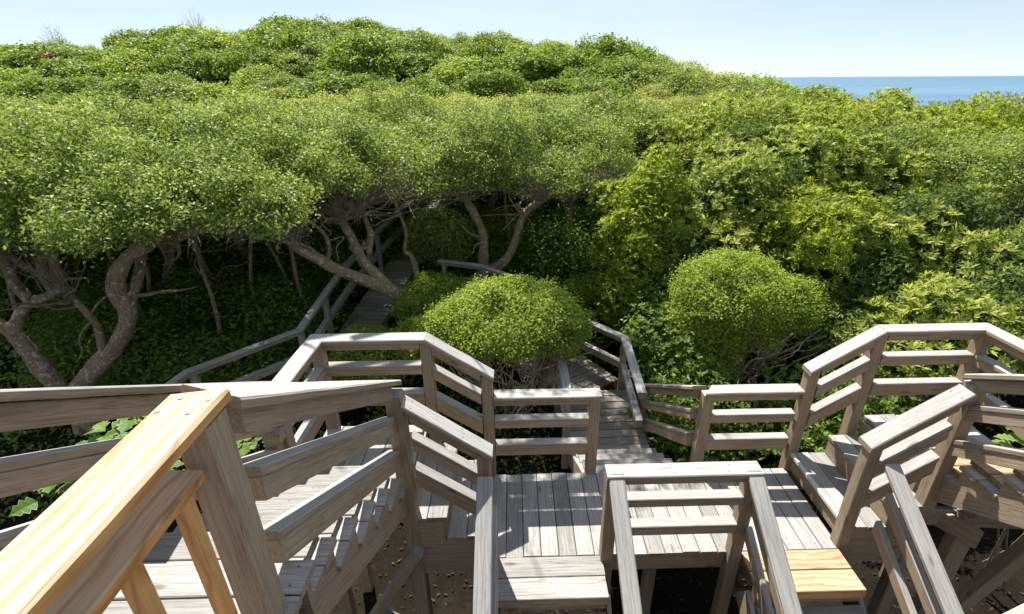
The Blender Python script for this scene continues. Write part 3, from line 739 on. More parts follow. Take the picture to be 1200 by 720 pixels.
oak('leaning oak whose limbs cross over the hillside walkway railing', (-1.4, 8.1, -.9), T3,
    [E(-2.6, 8.9, 2.35, 1.3, 1.4, .6), E(-1.5, 9.3, 2.35, 1.0, 1.3, .55), E(-3.9, 7.6, 2.0, .9, 1.0, .45), E(-2.3, 10.6, 2.7, 1.6, 1.3, .6)], 2300, tw=320, twmat=TWIGG, low=-.3,
    starts=[(-3.79, 7.5, 1.6), (-3.04, 8.5, 1.75), (-2.68, 8.6, 1.7), (-3.4, 7.4, 1.3), (-2.9, 8.3, 1.4)])
oak('forked oak in the middle with two pale mottled limbs in a V', (-.9, 9.6, -.8),
    [([(-1.25, 9.6, -1.0), (-1.05, 9.6, -.42), (-.78, 9.6, -.22), (-.66, 9.6, -.1), (-.65, 9.6, .26), (-.63, 9.6, .71), (-.75, 9.6, 1.05), (-.9, 9.6, 1.34), (-.97, 9.6, 1.55), (-.77, 9.7, 2.0)], .16, .09),
     ([(-.8, 9.6, -.2), (-.55, 9.6, -.05), (-.24, 9.5, .15), (-.05, 9.5, .46), (.08, 9.5, .84), (.2, 9.5, 1.15), (.52, 9.5, 1.39), (.84, 9.5, 1.6), (1.2, 9.6, 1.85)], .14, .07),
     ([(.12, 9.5, .95), (.13, 9.48, 1.06), (.07, 9.5, 1.34)], .07, .05),
     ([(-.93, 9.6, 1.4), (-1.15, 9.6, 1.5), (-1.3, 9.5, 1.75)], .06, .04)],
    [E(-.5, 9.9, 2.4, 1.1, 1.4, .6), E(.6, 10.0, 2.35, 1.1, 1.4, .62), E(1.5, 10.3, 2.2, .8, 1.2, .6), E(.3, 11.6, 2.6, 1.6, 1.4, .6)], 2300, tw=340, low=-.3,
    starts=[(-.77, 9.7, 2.0), (1.2, 9.6, 1.85), (.84, 9.5, 1.6), (-1.3, 9.5, 1.75), (.6, 9.5, 1.45)])
def tangle(tree, ells, n, starts):
    twigs(tree, starts, ells, n, TWIGG, r0=.0075, lowbias=False, shellr=(.35, 1.1), wig=.2, name='dead_twigs', front=.35)
oaks = {o['label'][:12]: o for o in COL.objects if o.name.startswith('oak_tree')}
tangle(oaks['leaning oak '], [E(-3.5, 7.3, 1.55, .75, .35, .32), E(-2.75, 8.0, 1.62, .8, .3, .3), E(-4.3, 7.2, 1.6, .6, .3, .25)], 330, [(-3.5, 7.4, 1.4), (-2.9, 8.2, 1.4), (-2.6, 8.3, 1.5), (-3.9, 7.4, 1.6)])
tangle(oaks['forked oak i'], [E(.75, 9.2, 1.72, .85, .3, .36), E(-.75, 9.3, 1.72, .75, .3, .3), E(1.5, 9.4, 1.75, .5, .3, .3)], 380, [(.5, 9.5, 1.4), (.84, 9.5, 1.6), (-.9, 9.6, 1.4), (1.1, 9.6, 1.75), (-.8, 9.6, 1.7)])
t = thing('sapling', 'thin bare sapling beside the hillside walkway', 'tree', (-1.8, 8.55, -.9))
limbs(t, [([(-1.75, 8.6, -.95), (-1.85, 8.6, .49), (-1.98, 8.6, .7), (-1.92, 8.6, 1.01), (-2.0, 8.6, 1.4), (-2.11, 8.7, 1.6), (-2.34, 8.8, 1.85)], .04, .025),
          ([(-1.72, 8.62, -.95), (-1.80, 8.62, .4), (-1.94, 8.6, .66)], .035, .025)], bump=.03, sides=8)

sx = [(-8.4, 7.6), (-7.9, 8.3), (-7.3, 7.6), (-6.7, 8.6), (-6.1, 7.7), (-5.5, 8.9), (-4.7, 8.0), (-4.2, 8.9), (-3.7, 8.2), (-4.9, 7.3), (-.1, 10.7), (1.0, 10.4), (1.7, 9.4)]
for i, (x, y) in enumerate(sx):
    t = thing('sapling', 'thin dark stem rising through the shade under the oaks', 'tree', (x, y, gz(x, y)), 'thin stems under the oaks')
    z0 = gz(x, y) - .1; lean = rng.normal(0, .3, 2); pts = [(x + lean[0] * f + rng.normal(0, .05), y + lean[1] * f, z0 + (2.3 - z0) * f) for f in np.linspace(0, 1, 6)]
    limbs(t, [(pts, rng.uniform(.028, .06), .02)], sides=8, side=7)
# oaks further back: each has its crown over a dark trunk
back = [(-8.6, 8.9, 2.35, 'oak behind the far left trees, its stem bare and dark'), (-7.0, 9.6, 2.5, 'oak with a dark stem standing behind the crooked left oak'), (-5.5, 10.0, 2.6, 'oak with a dark stem behind the S-shaped trunk'),
        (-9.6, 11.5, 2.6, ''), (-7.4, 12.0, 2.7, ''), (-5.0, 12.4, 2.75, ''), (-2.9, 13.0, 2.85, ''), (-.6, 13.6, 2.9, ''), (1.6, 13.6, 2.75, ''), (-11.5, 9.3, 2.2, ''),
        (-12, 14.5, 2.85, ''), (-9, 15.4, 2.95, ''), (-6, 15.8, 3.0, ''), (-3, 16.2, 3.05, ''), (0, 16.8, 3.05, ''), (2.8, 17.0, 2.95, ''), (-15, 12, 2.6, ''), (-17, 17, 3.0, ''), (5.2, 18.5, 2.9, ''), (8.2, 20.0, 2.8, '')]
protos = []
for i in range(3):
    t = thing('oak_tree', 'x', 'tree', (0, 0, 0))
    el = [E(0, 0, 0, 1.6, 1.5, .62), E(1.1, .3, -.08, 1.1, 1.2, .52), E(-1.0, -.3, -.06, 1.15, 1.15, .55), E(.2, 1.0, .05, 1.3, 1.0, .5)]
    foliage(t, 'crown', el, 1500, 42, .062, .033, (OAK, PALE, OAK)[i], .15, .5, -.6, .095, knob=.40)
    limbs(t, [([(0, 0, -3.6), (.1, 0, -2.4), (-.12, .05, -1.6), (.1, 0, -.9), (.3, .1, -.2)], .13, .06), ([(-.1, .05, -1.6), (-.45, 0, -1.1), (-.7, -.1, -.4)], .08, .04)], name='trunk', sides=9)
    twigs(t, [(.3, .1, -.2), (-.7, -.1, -.4), (.1, 0, -.9)], el, 70, TWIG, front=.6)
    protos.append(t)
for i, (x, y, z, lab) in enumerate(back):
    q = i % 3
    if y > 15: q = 1
    o = copy_tree(protos[q])
    o.location = (x, y, z - (.78 if y > 14 else .62 if y > 11 else .45)); a = rng.uniform(-.4, .4) + (math.pi if i % 2 else 0); s = rng.uniform(.95, 1.15)
    o.rotation_euler = (0, 0, a); o.scale = (s * 1.08, s * 1.08, s * .95)
    o['label'] = lab or 'low wind-shorn oak, its flat top merging into the canopy in front of the dune'
    if not lab: o['group'] = 'oaks merging into the canopy'
for p in protos:
    for ch in list(p.children): bpy.data.objects.remove(ch)
    bpy.data.objects.remove(p)

# tall oak left of the view whose limbs reach over the steps, above the top of the picture: it dapples the landing
oak('tall oak outside the left of the view, its high limb reaching over the steps', (-8.2, 3.2, -1.4),
    [([(-8.2, 3.2, -1.6), (-8.0, 3.3, .5), (-7.6, 3.6, 2.6), (-6.6, 4.4, 4.2), (-4.5, 5.6, 5.4), (-2.4, 6.6, 5.7), (-.6, 7.3, 5.6), (.6, 7.7, 5.6)], .24, .03),
     ([(-2.4, 6.4, 5.7), (-1.2, 7.4, 6.0), (-.2, 8.6, 6.2), (.3, 9.8, 6.3)], .07, .02), ([(-7.7, 3.5, 2.4), (-8.6, 3.6, 4.0), (-9.6, 3.4, 5.4)], .15, .05)],
    [E(-1.0, 7.2, 5.5, .85, .42, .28), E(.3, 7.6, 5.6, .7, .45, .28), E(-.1, 9.1, 6.35, .9, 1.1, .3), E(-.5, 10.2, 6.4, .9, .8, .3), E(-9.6, 3.4, 5.9, 1.8, 1.6, .9), E(-8.2, 2.6, 6.2, 1.6, 1.5, .8)], 1700, per=16, L=.075, Wd=.042, tw=0, lump=.2)
# ---- clipped and round bushes ----------------------------------------------
def bush(name, label, base, ells, ncl, per, L, Wd, mat, tw=0, twstart=None, twmat=TWIG, lump=.05, depth=.3, low=-.25, spread=.05, wh=False, group=None, trunkspec=None, lowb=True, r0=.012, cat='bush', knob=.11):
    t = thing(name, label, cat, base, group)
    if wh: whorls(t, 'foliage', ells, ncl, L, Wd, mat, lump, depth, low)
    else: foliage(t, 'foliage', ells, ncl, per, L, Wd, mat, lump, depth, low, spread, knob=knob)
    if tw: twigs(t, twstart or [base], ells, tw, twmat, r0=r0, lowbias=lowb, shellr=(.5, .95), sides=4, wig=.22, front=.25 if lowb else 0.)
    if trunkspec: limbs(t, trunkspec, TWIG, name='stem', sides=7, bump=.03)
    return t
bush('clipped_bush', 'round clipped bush with bare tan twigs below it, in front of the forked oak', (-.1, 6.2, -1.1),
     [E(-.12, 6.3, .43, 1.1, .95, .54), E(.45, 6.15, .33, .55, .6, .40), E(-.75, 6.2, .36, .5, .6, .36)], 3300, 15, .042, .022, CLIP, 150,
     [(-.1, 6.2, -1.0), (-.25, 6.1, -.7), (.2, 6.1, -.65), (-.5, 6.15, -.5), (.4, 6.2, -.4)], TWIGG, low=-.32, r0=.012,
     trunkspec=[([(-.1, 6.25, -1.2), (-.2, 6.15, -.8), (-.45, 6.05, -.35), (-.6, 6.1, .2)], .03, .015), ([(-.05, 6.2, -1.2), (.1, 6.05, -.7), (.2, 5.9, -.35), (.5, 6.0, .2)], .028, .014), ([(-.1, 6.2, -1.2), (0, 6.0, -.75), (-.1, 5.85, -.4), (.05, 6.0, .2)], .025, .013)])
bush('clipped_bush', 'large dome-shaped clipped bush on the right with a bare twiggy flank', (3.3, 6.6, -.9),
     [E(3.2, 6.7, .52, .98, .95, .74), E(2.85, 6.6, .2, .66, .75, .78), E(3.95, 6.7, .42, .62, .7, .44), E(2.75, 6.3, -.25, .55, .5, .5)], 4200, 15, .042, .022, CLIP, 110,
     [(3.4, 6.5, -.7), (3.7, 6.4, -.3), (3.3, 6.3, -.4)], TWIGG, low=-.6, r0=.014,
     trunkspec=[([(3.35, 6.6, -1.0), (3.5, 6.3, -.4), (3.9, 6.1, .0), (4.25, 6.1, .3)], .032, .012), ([(3.3, 6.6, -1.0), (3.4, 6.2, -.3), (3.5, 5.95, .05), (3.75, 5.9, .35)], .03, .012)])
bush('round_shrub', 'small dark round shrub beside the hillside walkway', (-1.5, 10, -.8), [E(-1.53, 10, .55, .68, .6, .62)], 1300, 16, .055, .03, OAK, low=-.8)
bush('low_shrub', 'low bright shrub between the leaning oak and the round clipped bush', (-1.3, 7.8, -.9), [E(-1.35, 7.8, .0, .72, .6, .52)], 1200, 15, .05, .026, CLIP, low=-.5)
bush('low_shrub', 'low shrub spreading beside the boardwalk above the left landing rail', (-2.1, 6.6, -1.1), [E(-2.05, 6.5, -.25, .7, .6, .42), E(-1.4, 6.7, -.15, .6, .6, .4), E(-2.7, 6.3, -.6, .5, .5, .3), E(-2.5, 7.3, -.55, .5, .5, .35)], 1500, 15, .05, .027, CLIP, low=-.4)
bush('low_shrub', 'dim low shrub in the shade behind the walkway railing', (1.7, 8.6, -.6), [E(1.55, 8.8, -.35, .75, .6, .45), E(2.1, 8.0, -.3, .5, .6, .5)], 1200, 16, .055, .03, CLIP, 40, low=-.5)

def wild_stems(t, cx, cy, z0, tops, n):
    mb = MB()
    for i in range(n):
        e = np.array(tops[rng.integers(len(tops))]) + rng.normal(0, .13, 3) * (1.6, .7, .5); b = np.array((cx + rng.normal(0, .16), cy + rng.normal(0, .12), z0))
        pts = [b]
        for k in range(1, 5):
            f = k / 5; q = b + (e - b) * np.array((f ** 1.2, f, f ** .9)) + rng.normal(0, .055, 3); pts.append(q)
        pts.append(e); r = rng.uniform(.008, .017)
        tube(mb, pts, np.linspace(r, r * .45, 6), 6, n=5, cap=False)
    build('bare_stems', mb, TWIGG, t, smooth=True)
cb = [o for o in COL.objects if o.name.startswith('clipped_bush')]
wild_stems(cb[0], -.1, 6.1, -1.05, [(-.8, 5.75, .05), (-.4, 5.6, .0), (.0, 5.5, -.02), (.4, 5.6, .0), (.75, 5.8, .05), (-.1, 5.9, .1)], 34)
wild_stems(cb[1], 3.3, 6.3, -.9, [(3.9, 5.9, .15), (4.2, 6.1, .3), (3.5, 5.8, .05), (3.0, 5.9, .0)], 22)

# ---- the right-hand slope: tall shrubs with leaf rosettes -------------------
def ros(label, ells, ncl, L=.115, Wd=.036, mat=None, tw=30, group=None, name='rosette_shrub'):
    c = np.mean([e[0] for e in ells], 0); b = (float(c[0]), float(c[1]), gz(c[0], c[1]))
    t = thing(name, label, 'shrub', b, group)
    whorls(t, 'foliage', ells, int(ncl * 1.2), L * 1.02, Wd * .98, mat or ROSE, .2, .3, -.5, knob=.46)
    
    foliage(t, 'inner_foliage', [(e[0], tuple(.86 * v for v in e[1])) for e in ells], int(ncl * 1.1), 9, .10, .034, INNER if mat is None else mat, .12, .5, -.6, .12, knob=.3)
    if tw: twigs(t, [(b[0], b[1], b[2] + .2)], ells, tw, TWIG, lowbias=False, shellr=(.7, 1.))
    return t
ros('tall bright yellow-green shrub standing beside the dark hollow at the middle', [E(2.3, 8.4, 1.25, .62, .6, 1.0), E(2.05, 8.0, .5, .6, .6, .8), E(2.5, 8.6, 1.8, .4, .4, .55)], 900, .095, .034, BRIGHT)
ros('leafy shrub with long pale shoots right of the tall bright shrub', [E(3.5, 8.6, 1.45, .85, .8, .75), E(3.2, 8.0, .8, .8, .7, .8), E(4.2, 8.8, 1.75, .7, .7, .6)], 1000, .105, .036)
ros('bright green shrub with upright shoots behind the dome-shaped bush', [E(4.6, 7.9, .95, .8, .7, .75), E(5.2, 8.3, 1.25, .7, .7, .6)], 850, .10, .034, BRIGHT)
ros('broad shrub with pale leaf rosettes near the top of the right slope', [E(5.6, 9.8, 1.75, 1.1, 1.0, .75), E(4.7, 10.2, 1.9, .9, .9, .7), E(6.6, 9.6, 1.8, .9, .9, .65)], 1500)
ros('shrub with yellow-tipped rosettes in the middle of the right slope', [E(6.2, 8.0, 1.05, 1.0, .8, .62), E(5.5, 7.3, .55, .8, .7, .6), E(7.2, 8.2, 1.2, .8, .8, .6)], 1300, .12)
ros('rosette shrub close behind the right landing railing', [E(5.6, 5.9, .15, 1.0, .8, .65), E(6.6, 6.1, .35, .8, .8, .6), E(4.9, 6.3, .0, .7, .6, .5)], 1300, .12)
ros('rosette shrub at the right edge above the landing corner', [E(7.2, 6.6, .75, .9, .8, .6), E(8.2, 7.0, .95, .9, .8, .6), E(7.6, 5.8, .3, .8, .7, .6)], 1300, .12)
ros('dark leafy shrub below the dome-shaped bush behind the middle landing', [E(2.6, 5.6, -.75, .9, .6, .5), E(3.8, 5.4, -.65, .9, .6, .5), E(4.7, 5.2, -.5, .7, .5, .5)], 900, .075, .03, UNDER)
ros('dark shrub beside the walkway steps', [E(2.3, 6.6, -.35, .5, .6, .6), E(2.35, 7.4, .0, .5, .6, .7)], 600, .075, .03, UNDER)
bush('oak_scrub', 'grey twiggy oak scrub at the right edge with fine leaves', (8.4, 9.6, .3), [E(8.3, 9.5, 1.75, 1.2, 1.1, .7), E(9.6, 9.8, 1.8, 1.1, 1.1, .7), E(7.6, 10.2, 2.05, .9, .9, .6)], 2300, 16, .06, .03, OAK, 140, [(8.2, 9.2, .6), (9.4, 9.4, .6)], TWIG, lump=.12, low=-.6, spread=.1, cat='shrub')
for q, (lab, ells, m) in enumerate((
        ('leafy shrub on the crest of the right slope nearest the middle', [E(5.2, 13, 2.15, 1.2, 1.1, .75), E(6.3, 13.4, 2.25, 1.0, 1.0, .65), E(4.2, 12.4, 1.9, 1.0, 1.0, .7)], ROSE),
        ('shrub on the crest of the right slope below the sea horizon', [E(8.0, 13.2, 2.35, 1.3, 1.1, .7), E(9.6, 13.4, 2.3, 1.1, 1.0, .65)], ROSE),
        ('vivid green shrub on the crest at the right edge', [E(11.4, 13.0, 2.2, 1.3, 1.1, .68), E(12.8, 12.6, 2.0, 1.2, 1.1, .7), E(10.4, 11.8, 1.9, 1.0, 1.0, .62)], BRIGHT),
        ('shrub with pale tips high on the right slope', [E(7.3, 11.4, 2.1, 1.2, 1.0, .7), E(8.8, 11.5, 2.1, 1.0, 1.0, .62), E(10.6, 10.2, 1.7, 1.0, 1.0, .6)], ROSE))):
    ros(lab, ells, 1300, .115, .036, m, 20)
t = bush('silver_scrub', 'silvery grey scrub on the seaward crest at the right edge', (19, 20, 1.5), [E(19.5, 20.5, 2.1, 1.9, 1.5, .7), E(17.6, 21.0, 1.95, 1.3, 1.3, .55), E(22, 21, 2.2, 2.0, 1.5, .7)], 1500, 14, .09, .05, SILVER, lump=.12, spread=.14, cat='scrub')

bush('oak_scrub', 'grey-green scrub with a bare twiggy front between the forked oak and the right slope', (3.2, 13.2, .6), [E(2.2, 13.2, 1.95, 1.0, .8, .6), E(3.5, 13.4, 1.95, 1.1, .8, .65), E(4.8, 13.8, 2.0, .9, .8, .55)], 1500, 16, .065, .033, OAK, 200, [(2.4, 12.8, .7), (3.4, 12.8, .7), (4.5, 13.0, .8)], TWIGG, lump=.12, low=-.1, spread=.1, cat='shrub', knob=.35)
# ---- understory in the hollow ----------------------------------------------
us = [(-9.5, 9.5, 0), (-8.2, 10.2, 1), (-6.9, 10.6, 2), (-5.6, 10.4, 0), (-4.4, 10.2, 1), (-3.6, 11.4, 2), (-5.4, 8.4, 0), (-7.4, 8.2, 1), (-4.3, 8.2, 2), (-4.5, 7.2, 0), (-6.6, 7.4, 2), (-1.2, 11.8, 1), (.2, 11.6, 0), (1.4, 11.2, 2), (2.3, 11.4, 1), (.9, 10.6, 0), (-.2, 10.8, 2), (1.9, 9.9, 1), (3.0, 10.8, 0), (-11, 9, 2), (-5.6, 7.0, 1)]
up = []
for i in range(3):
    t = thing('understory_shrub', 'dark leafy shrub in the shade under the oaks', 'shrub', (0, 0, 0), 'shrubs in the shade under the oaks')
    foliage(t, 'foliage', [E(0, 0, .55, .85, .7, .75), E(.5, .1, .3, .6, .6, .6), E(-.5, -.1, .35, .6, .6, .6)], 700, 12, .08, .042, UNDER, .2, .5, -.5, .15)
    twigs(t, [(0, 0, -.3), (.3, 0, -.2), (-.3, .1, -.2)], [E(0, 0, .55, .85, .7, .75)], 26, TWIG, lowbias=False)
    up.append(t)
for i, (x, y, q) in enumerate(us):
    o = up[q] if i == [k for k, u in enumerate(us) if u[2] == q][0] else copy_tree(up[q])
    hh = .85 if y > 9 else .55
    o.location = (x, y, gz(x, y) + .15); o.rotation_euler = (0, 0, rng.uniform(0, 6)); o.scale = (1.05, 1.05, hh + rng.uniform(0, .35))

n = 52000
px = np.concatenate([rng.uniform(-13, 3.2, n), rng.uniform(3, 13, 22000)]); py = np.concatenate([rng.uniform(4.6, 15, n), rng.uniform(4.4, 14, 22000)])
d1 = (np.abs(px - 1.18) < .62) & (py < 6.6); d2 = (np.abs(px + 2.85 - .12 * (py - 7)) < .6) & (py > 6)
d3 = (np.abs(py - (7.0 + (0.7 - px) * 1.05)) < .55) & (px < 1.5) & (px > -1.6)
k = ~(d1 | d2 | d3); px, py = px[k], py[k]
hh = .1 + .35 * np.clip(np.sin(px * 1.9 + 1) * np.sin(py * 2.3) + .3, 0, 1)
P = np.stack([px, py, ground(px, py) + rng.uniform(0, 1, len(px)) * hh], 1)
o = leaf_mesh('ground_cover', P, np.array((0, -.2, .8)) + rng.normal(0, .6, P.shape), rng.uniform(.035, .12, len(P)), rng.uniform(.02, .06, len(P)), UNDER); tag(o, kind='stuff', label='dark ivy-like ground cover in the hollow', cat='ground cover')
n = 4500
px = rng.uniform(-3, 6, n); py = rng.uniform(.6, 6.8, n)
P = np.stack([px, py, ground(px, py) + .012], 1)
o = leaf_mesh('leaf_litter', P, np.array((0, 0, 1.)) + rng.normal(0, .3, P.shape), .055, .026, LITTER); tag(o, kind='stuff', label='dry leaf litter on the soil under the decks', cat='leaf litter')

# ---- broad-leaved plant behind the left stair rail --------------------------
def broad_plant(label, base, tips, nper=8, Ls=.105):
    t = thing('broad_leaved_plant', label, 'plant', base)
    mb = MB(); st = MB()
    for tp in tips:
        tp = np.array(tp, float); b = np.array(base) + rng.normal(0, .08, 3) * (1, 1, 0)
        tube(st, [b, (b + tp) / 2 + rng.normal(0, .04, 3), tp], [.012, .009, .005], 5, n=4)
        for k in range(nper):
            a = k * 2.4 + rng.uniform(0, .5); r = .05 + .11 * (k / nper)
            el = rng.uniform(.1, .9); dr = np.array((math.cos(a), math.sin(a), el * .5)); dr = norm(dr)
            nrm = norm(np.array((0, -.15, 1.)) - dr * .3 + rng.normal(0, .25, 3)); sd = norm(np.cross(dr, nrm)); nrm = np.cross(sd, dr)
            L = Ls * rng.uniform(.7, 1.2); c0 = tp + dr * r * .5 - np.array((0, 0, .12)) * (k / nper) + rng.normal(0, .02, 3)
            def outl(sc):
                o = []
                for f, w in ((0, .03), (.1, .24), (.22, .44), (.34, .27), (.47, .46), (.6, .25), (.72, .33), (.84, .14), (1, .0)):
                    o.append((f, w * sc))
                return o
            pts = outl(1.); V = []
            for f, w in pts:
                bend = -.28 * L * f * f; V.append(c0 + dr * L * f + sd * L * w + nrm * (bend + .10 * L * w))
            mid = [c0 + dr * L * f + nrm * (-.28 * L * f * f - .03 * L) for f, w in pts]
            Vr = [c0 + dr * L * f - sd * L * w + nrm * (-.28 * L * f * f + .10 * L * w) for f, w in pts]
            n = len(pts)
            inl = [m + (v - m) * .88 for m, v in zip(mid, V)]; inr = [m + (v - m) * .88 for m, v in zip(mid, Vr)]
            allv = mid + inl + V + inr + Vr
            Fc = []; 
            for i in range(n - 1):
                Fc.append([i, i + 1, n + i + 1, n + i]); Fc.append([i + 1, i, 3 * n + i, 3 * n + i + 1])
            mb.add(allv, Fc, None, 0)
            Fm = []
            for i in range(n - 1):
                Fm.append([n + i, n + i + 1, 2 * n + i + 1, 2 * n + i]); Fm.append([3 * n + i + 1, 3 * n + i, 4 * n + i, 4 * n + i + 1])
            mb.f += [[q + mb.n - len(allv) for q in f] for f in Fm]; mb.m += [1] * len(Fm)
    build('foliage', mb, [VARI, CREAM], t); build('stem', st, TWIG, t)
    return t
def lp(x, y, z): return (x, y, z)
broad_plant('plant with broad pale-edged leaves showing between the outer left stair rails', (-2.6, 2.6, -1.2),
    [(-2.62, 2.2, 1.50), (-2.5, 2.2, 1.6), (-2.36, 2.22, 1.69), (-2.22, 2.25, 1.77), (-2.1, 2.3, 1.83), (-2.3, 2.35, 1.62), (-2.62, 1.85, 1.36), (-2.48, 1.8, 1.42), (-2.4, 1.75, 1.3), (-2.75, 1.8, 1.25)])
broad_plant('bright broad-leaved plant between the left stair rail and the left landing', (-2.25, 3.1, -1.2),
    [(-2.2, 2.75, 1.05), (-2.05, 2.9, 1.12), (-2.3, 3.0, 1.1), (-2.0, 3.1, .95), (-2.15, 3.3, .9), (-2.4, 2.8, 1.25), (-2.1, 2.6, 1.2), (-1.98, 2.7, .9), (-2.0, 3.4, .75), (-2.3, 2.5, 1.3)])
broad_plant('leafy green plant beyond the right landing corner', (4.9, 3.4, -1.3),
    [(4.5, 3.4, .55), (4.7, 3.2, .7), (4.9, 3.5, .75), (4.5, 3.0, .35), (4.8, 2.9, .5), (5.1, 3.2, .8), (4.6, 3.7, .6), (5.2, 3.6, .9)], Ls=.13)

# ---- the dune beyond ---------------------------------------------------------
hp = []
for i, (m, L) in enumerate(((DUNE, .17), (CLIP, .15), (DUNE, .18), (PALE, .14), (OAK, .14))):
    t = thing('dune_shrub', 'rounded green shrub on the far dune', 'shrub', (0, 0, 0), 'rounded shrubs covering the far dune')
    el = [E(0, 0, .3, 1.9, 1.7, 1.25), E(1.2, .2, .1, 1.3, 1.2, .9), E(-1.2, -.1, .15, 1.3, 1.2, .95), E(.2, -.9, 0, 1.2, 1.0, .8), E(-.3, .2, .9, 1.0, 1.0, .8)]
    foliage(t, 'foliage', el, 1100, 10, L, L * .5, m, .14, .25, -.3, .13, knob=.5)
    hp.append(t)
spots = []
for yy, dx, lo, hi, sc in ((20.5, 2.3, -22, 9, .55), (23, 2.5, -25, 11, .58), (26, 2.8, -30, 13, .72), (29.5, 3.2, -34, 16, .95), (33, 3.4, -38, 18, 1.05), (36.5, 3.2, -42, 23, .95), (39.5, 3.1, -44, 26, .9), (42.5, 3.4, -46, 26, .9)):
    x = lo + rng.uniform(0, 1)
    while x < hi:
        spots.append((x + rng.normal(0, .4), yy + rng.normal(0, .7), sc * rng.uniform(.85, 1.18))); x += dx * rng.uniform(.6, 1.1)
first = {}
print('dune shrubs', len(spots))
for i, (x, y, s) in enumerate(spots):
    if y < 24.5: q = rng.choice([3, 3, 0, 1])
    elif x > 6: q = rng.choice([1, 3, 0, 4])
    else: q = rng.choice([0, 1, 2, 2, 0, 4])
    if q not in first: o = hp[q]; first[q] = 1
    else: o = copy_tree(hp[q])
    o.location = (x, y, gz(x, y) + .35 * s); o.rotation_euler = (0, 0, rng.uniform(0, 6.28)); s2 = s * rng.uniform(.68, .95); o.scale = (s * rng.uniform(.95, 1.35), s * 1.0, s2)
t = bush('maroon_shrub', 'small dark maroon shrub on the left of the far dune', (-23.4, 29.5, gz(-23.4, 29.5)), [E(-23.4, 29.0, gz(-23.4, 29.0) + 1.0, .55, .5, .7)], 260, 10, .14, .07, MAROON, lump=.15, spread=.12, cat='shrub')
for x, y, z, lab in ((-22.6, 41.5, 7.6, 'bare windblown twigs standing up from the dune crest'), (-30.5, 38.5, 6.3, 'grey dead branches at the left end of the dune crest')):
    b = (x, y, z - 1.2); t = thing('dead_bush', lab, 'bush', b)
    twigs(t, [b], [E(x, y, z + .1, 1.0, .6, .8)], 40, TWIGG, r0=.018, lowbias=False, wig=.1, shellr=(.7, 1.0), name='branches')
# dune ground cover between the shrubs
n = 90000
px = rng.uniform(-55, 40, n); py = rng.uniform(18, 62, n)
P = np.stack([px, py, ground(px, py) + rng.uniform(0, .55, n)], 1)
o = leaf_mesh('dune_scrub', P, np.array((0, -.2, .8)) + rng.normal(0, .5, P.shape), .26, .15, PALE); tag(o, kind='stuff', label='low scrub filling the ground between the dune shrubs', cat='scrub')
# roof edge far left
t = thing('house', 'grey house roof just showing over the trees at the far left', 'house', (-47, 52, 3))
mb = MB(); V = [(-56, 50, 4.2), (-44.5, 50, 4.2), (-44.5, 58, 4.2), (-56, 58, 4.2), (-56, 54, 6.5), (-48.0, 54, 6.5)]
mb.add(V, [[0, 1, 5, 4], [1, 2, 5], [2, 3, 4, 5], [3, 0, 4], [3, 2, 1, 0]]); build('roof', mb, WD, t)
mb = MB(); V = [(x, y, z) for z in (0, 4.19) for x, y in ((-55.6, 50.4), (-44.9, 50.4), (-44.9, 57.6), (-55.6, 57.6))]
mb.add(V, [[0, 1, 5, 4], [1, 2, 6, 5], [2, 3, 7, 6], [3, 0, 4, 7]]); build('wall', mb, WG, t)

# ------------------------------------------------------------------ light, sky, camera
el, az = math.radians(55.5), math.radians(-21)
sd = Vector((math.sin(az) * math.cos(el), math.cos(az) * math.cos(el), math.sin(el)))
sun = bpy.data.lights.new('sun', 'SUN'); sun.energy = 4.6; sun.angle = math.radians(.53); sun.color = (1, .965, .91)
so = bpy.data.objects.new('sun', sun); COL.objects.link(so); so.rotation_euler = sd.to_track_quat('Z', 'Y').to_euler()
w = bpy.data.worlds.new('World'); S.world = w; w.use_nodes = True
nt = w.node_tree; bg = nt.nodes['Background']
sk = nt.nodes.new('ShaderNodeTexSky'); sk.sky_type = 'NISHITA'; sk.sun_disc = False
sk.sun_elevation = el; sk.sun_rotation = az; sk.air_density = .8; sk.dust_density = 0.; sk.ozone_density = 3.0; sk.altitude = 0
hz = nt.nodes.new('ShaderNodeMix'); hz.data_type = 'RGBA'; hz.inputs[0].default_value = .78     # thin even sea haze over the clear sky
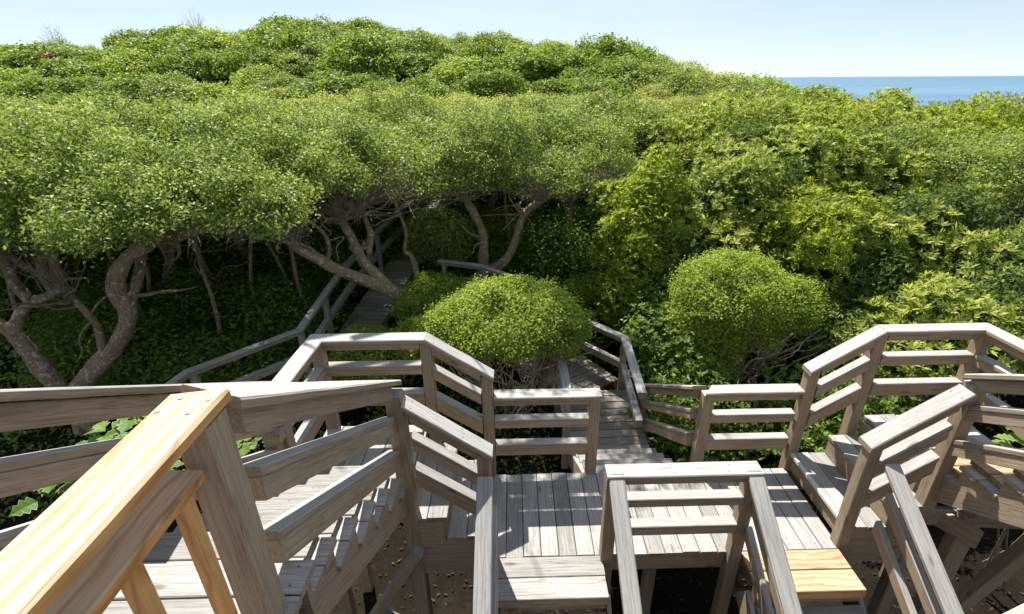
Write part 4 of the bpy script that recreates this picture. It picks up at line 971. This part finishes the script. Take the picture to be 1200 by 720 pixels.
nt.links.new(sk.outputs[0], hz.inputs[6]); tcw = nt.nodes.new('ShaderNodeTexCoord'); mpw = nt.nodes.new('ShaderNodeMapping'); mpw.inputs['Scale'].default_value = (1.6, 1.6, 11)
nzw = nt.nodes.new('ShaderNodeTexNoise'); nzw.inputs['Scale'].default_value = 1.4; nzw.inputs['Detail'].default_value = 6; nzw.inputs['Roughness'].default_value = .55
rw = nt.nodes.new('ShaderNodeValToRGB'); rw.color_ramp.elements[0].position = .38; rw.color_ramp.elements[1].position = .72
rw.color_ramp.elements[0].color = (2.25, 2.62, 3.2, 1); rw.color_ramp.elements[1].color = (2.7, 2.95, 3.3, 1)
nt.links.new(tcw.outputs['Generated'], mpw.inputs[0]); nt.links.new(mpw.outputs[0], nzw.inputs['Vector']); nt.links.new(nzw.outputs['Fac'], rw.inputs[0]); nt.links.new(rw.outputs[0], hz.inputs[7])
nt.links.new(hz.outputs[2], bg.inputs[0]); bg.inputs[1].default_value = .107

cam = bpy.data.cameras.new('camera'); co = bpy.data.objects.new('camera', cam); COL.objects.link(co); S.camera = co
f_px, pitch, yaw, roll, cx, cy = 584.345, .432872578, .0234448796, .00625502872, 617.37, 362.47
cam.sensor_fit = 'HORIZONTAL'; cam.sensor_width = 36; cam.lens = 36 * f_px / 1200
cam.shift_x = -(cx - 600) / 1200; cam.shift_y = (cy - 360) / 1200
cam.clip_start = .05; cam.clip_end = 60000
cp, sp, cyw, syw = math.cos(pitch), math.sin(pitch), math.cos(yaw), math.sin(yaw)
Fv = Vector((syw * cp, cyw * cp, -sp)); rv = Vector((cyw, -syw, 0)); dv = Fv.cross(rv)
cr, sr = math.cos(roll), math.sin(roll)
r2 = cr * rv + sr * dv; d2 = -sr * rv + cr * dv
from mathutils import Matrix
co.matrix_world = Matrix(((r2.x, -d2.x, -Fv.x, 0), (r2.y, -d2.y, -Fv.y, 0), (r2.z, -d2.z, -Fv.z, 3.5), (0, 0, 0, 1)))
S.render.engine = 'CYCLES'
S.view_settings.view_transform = 'Standard'; S.view_settings.look = 'None'; S.view_settings.exposure = 1.27; S.view_settings.gamma = 1
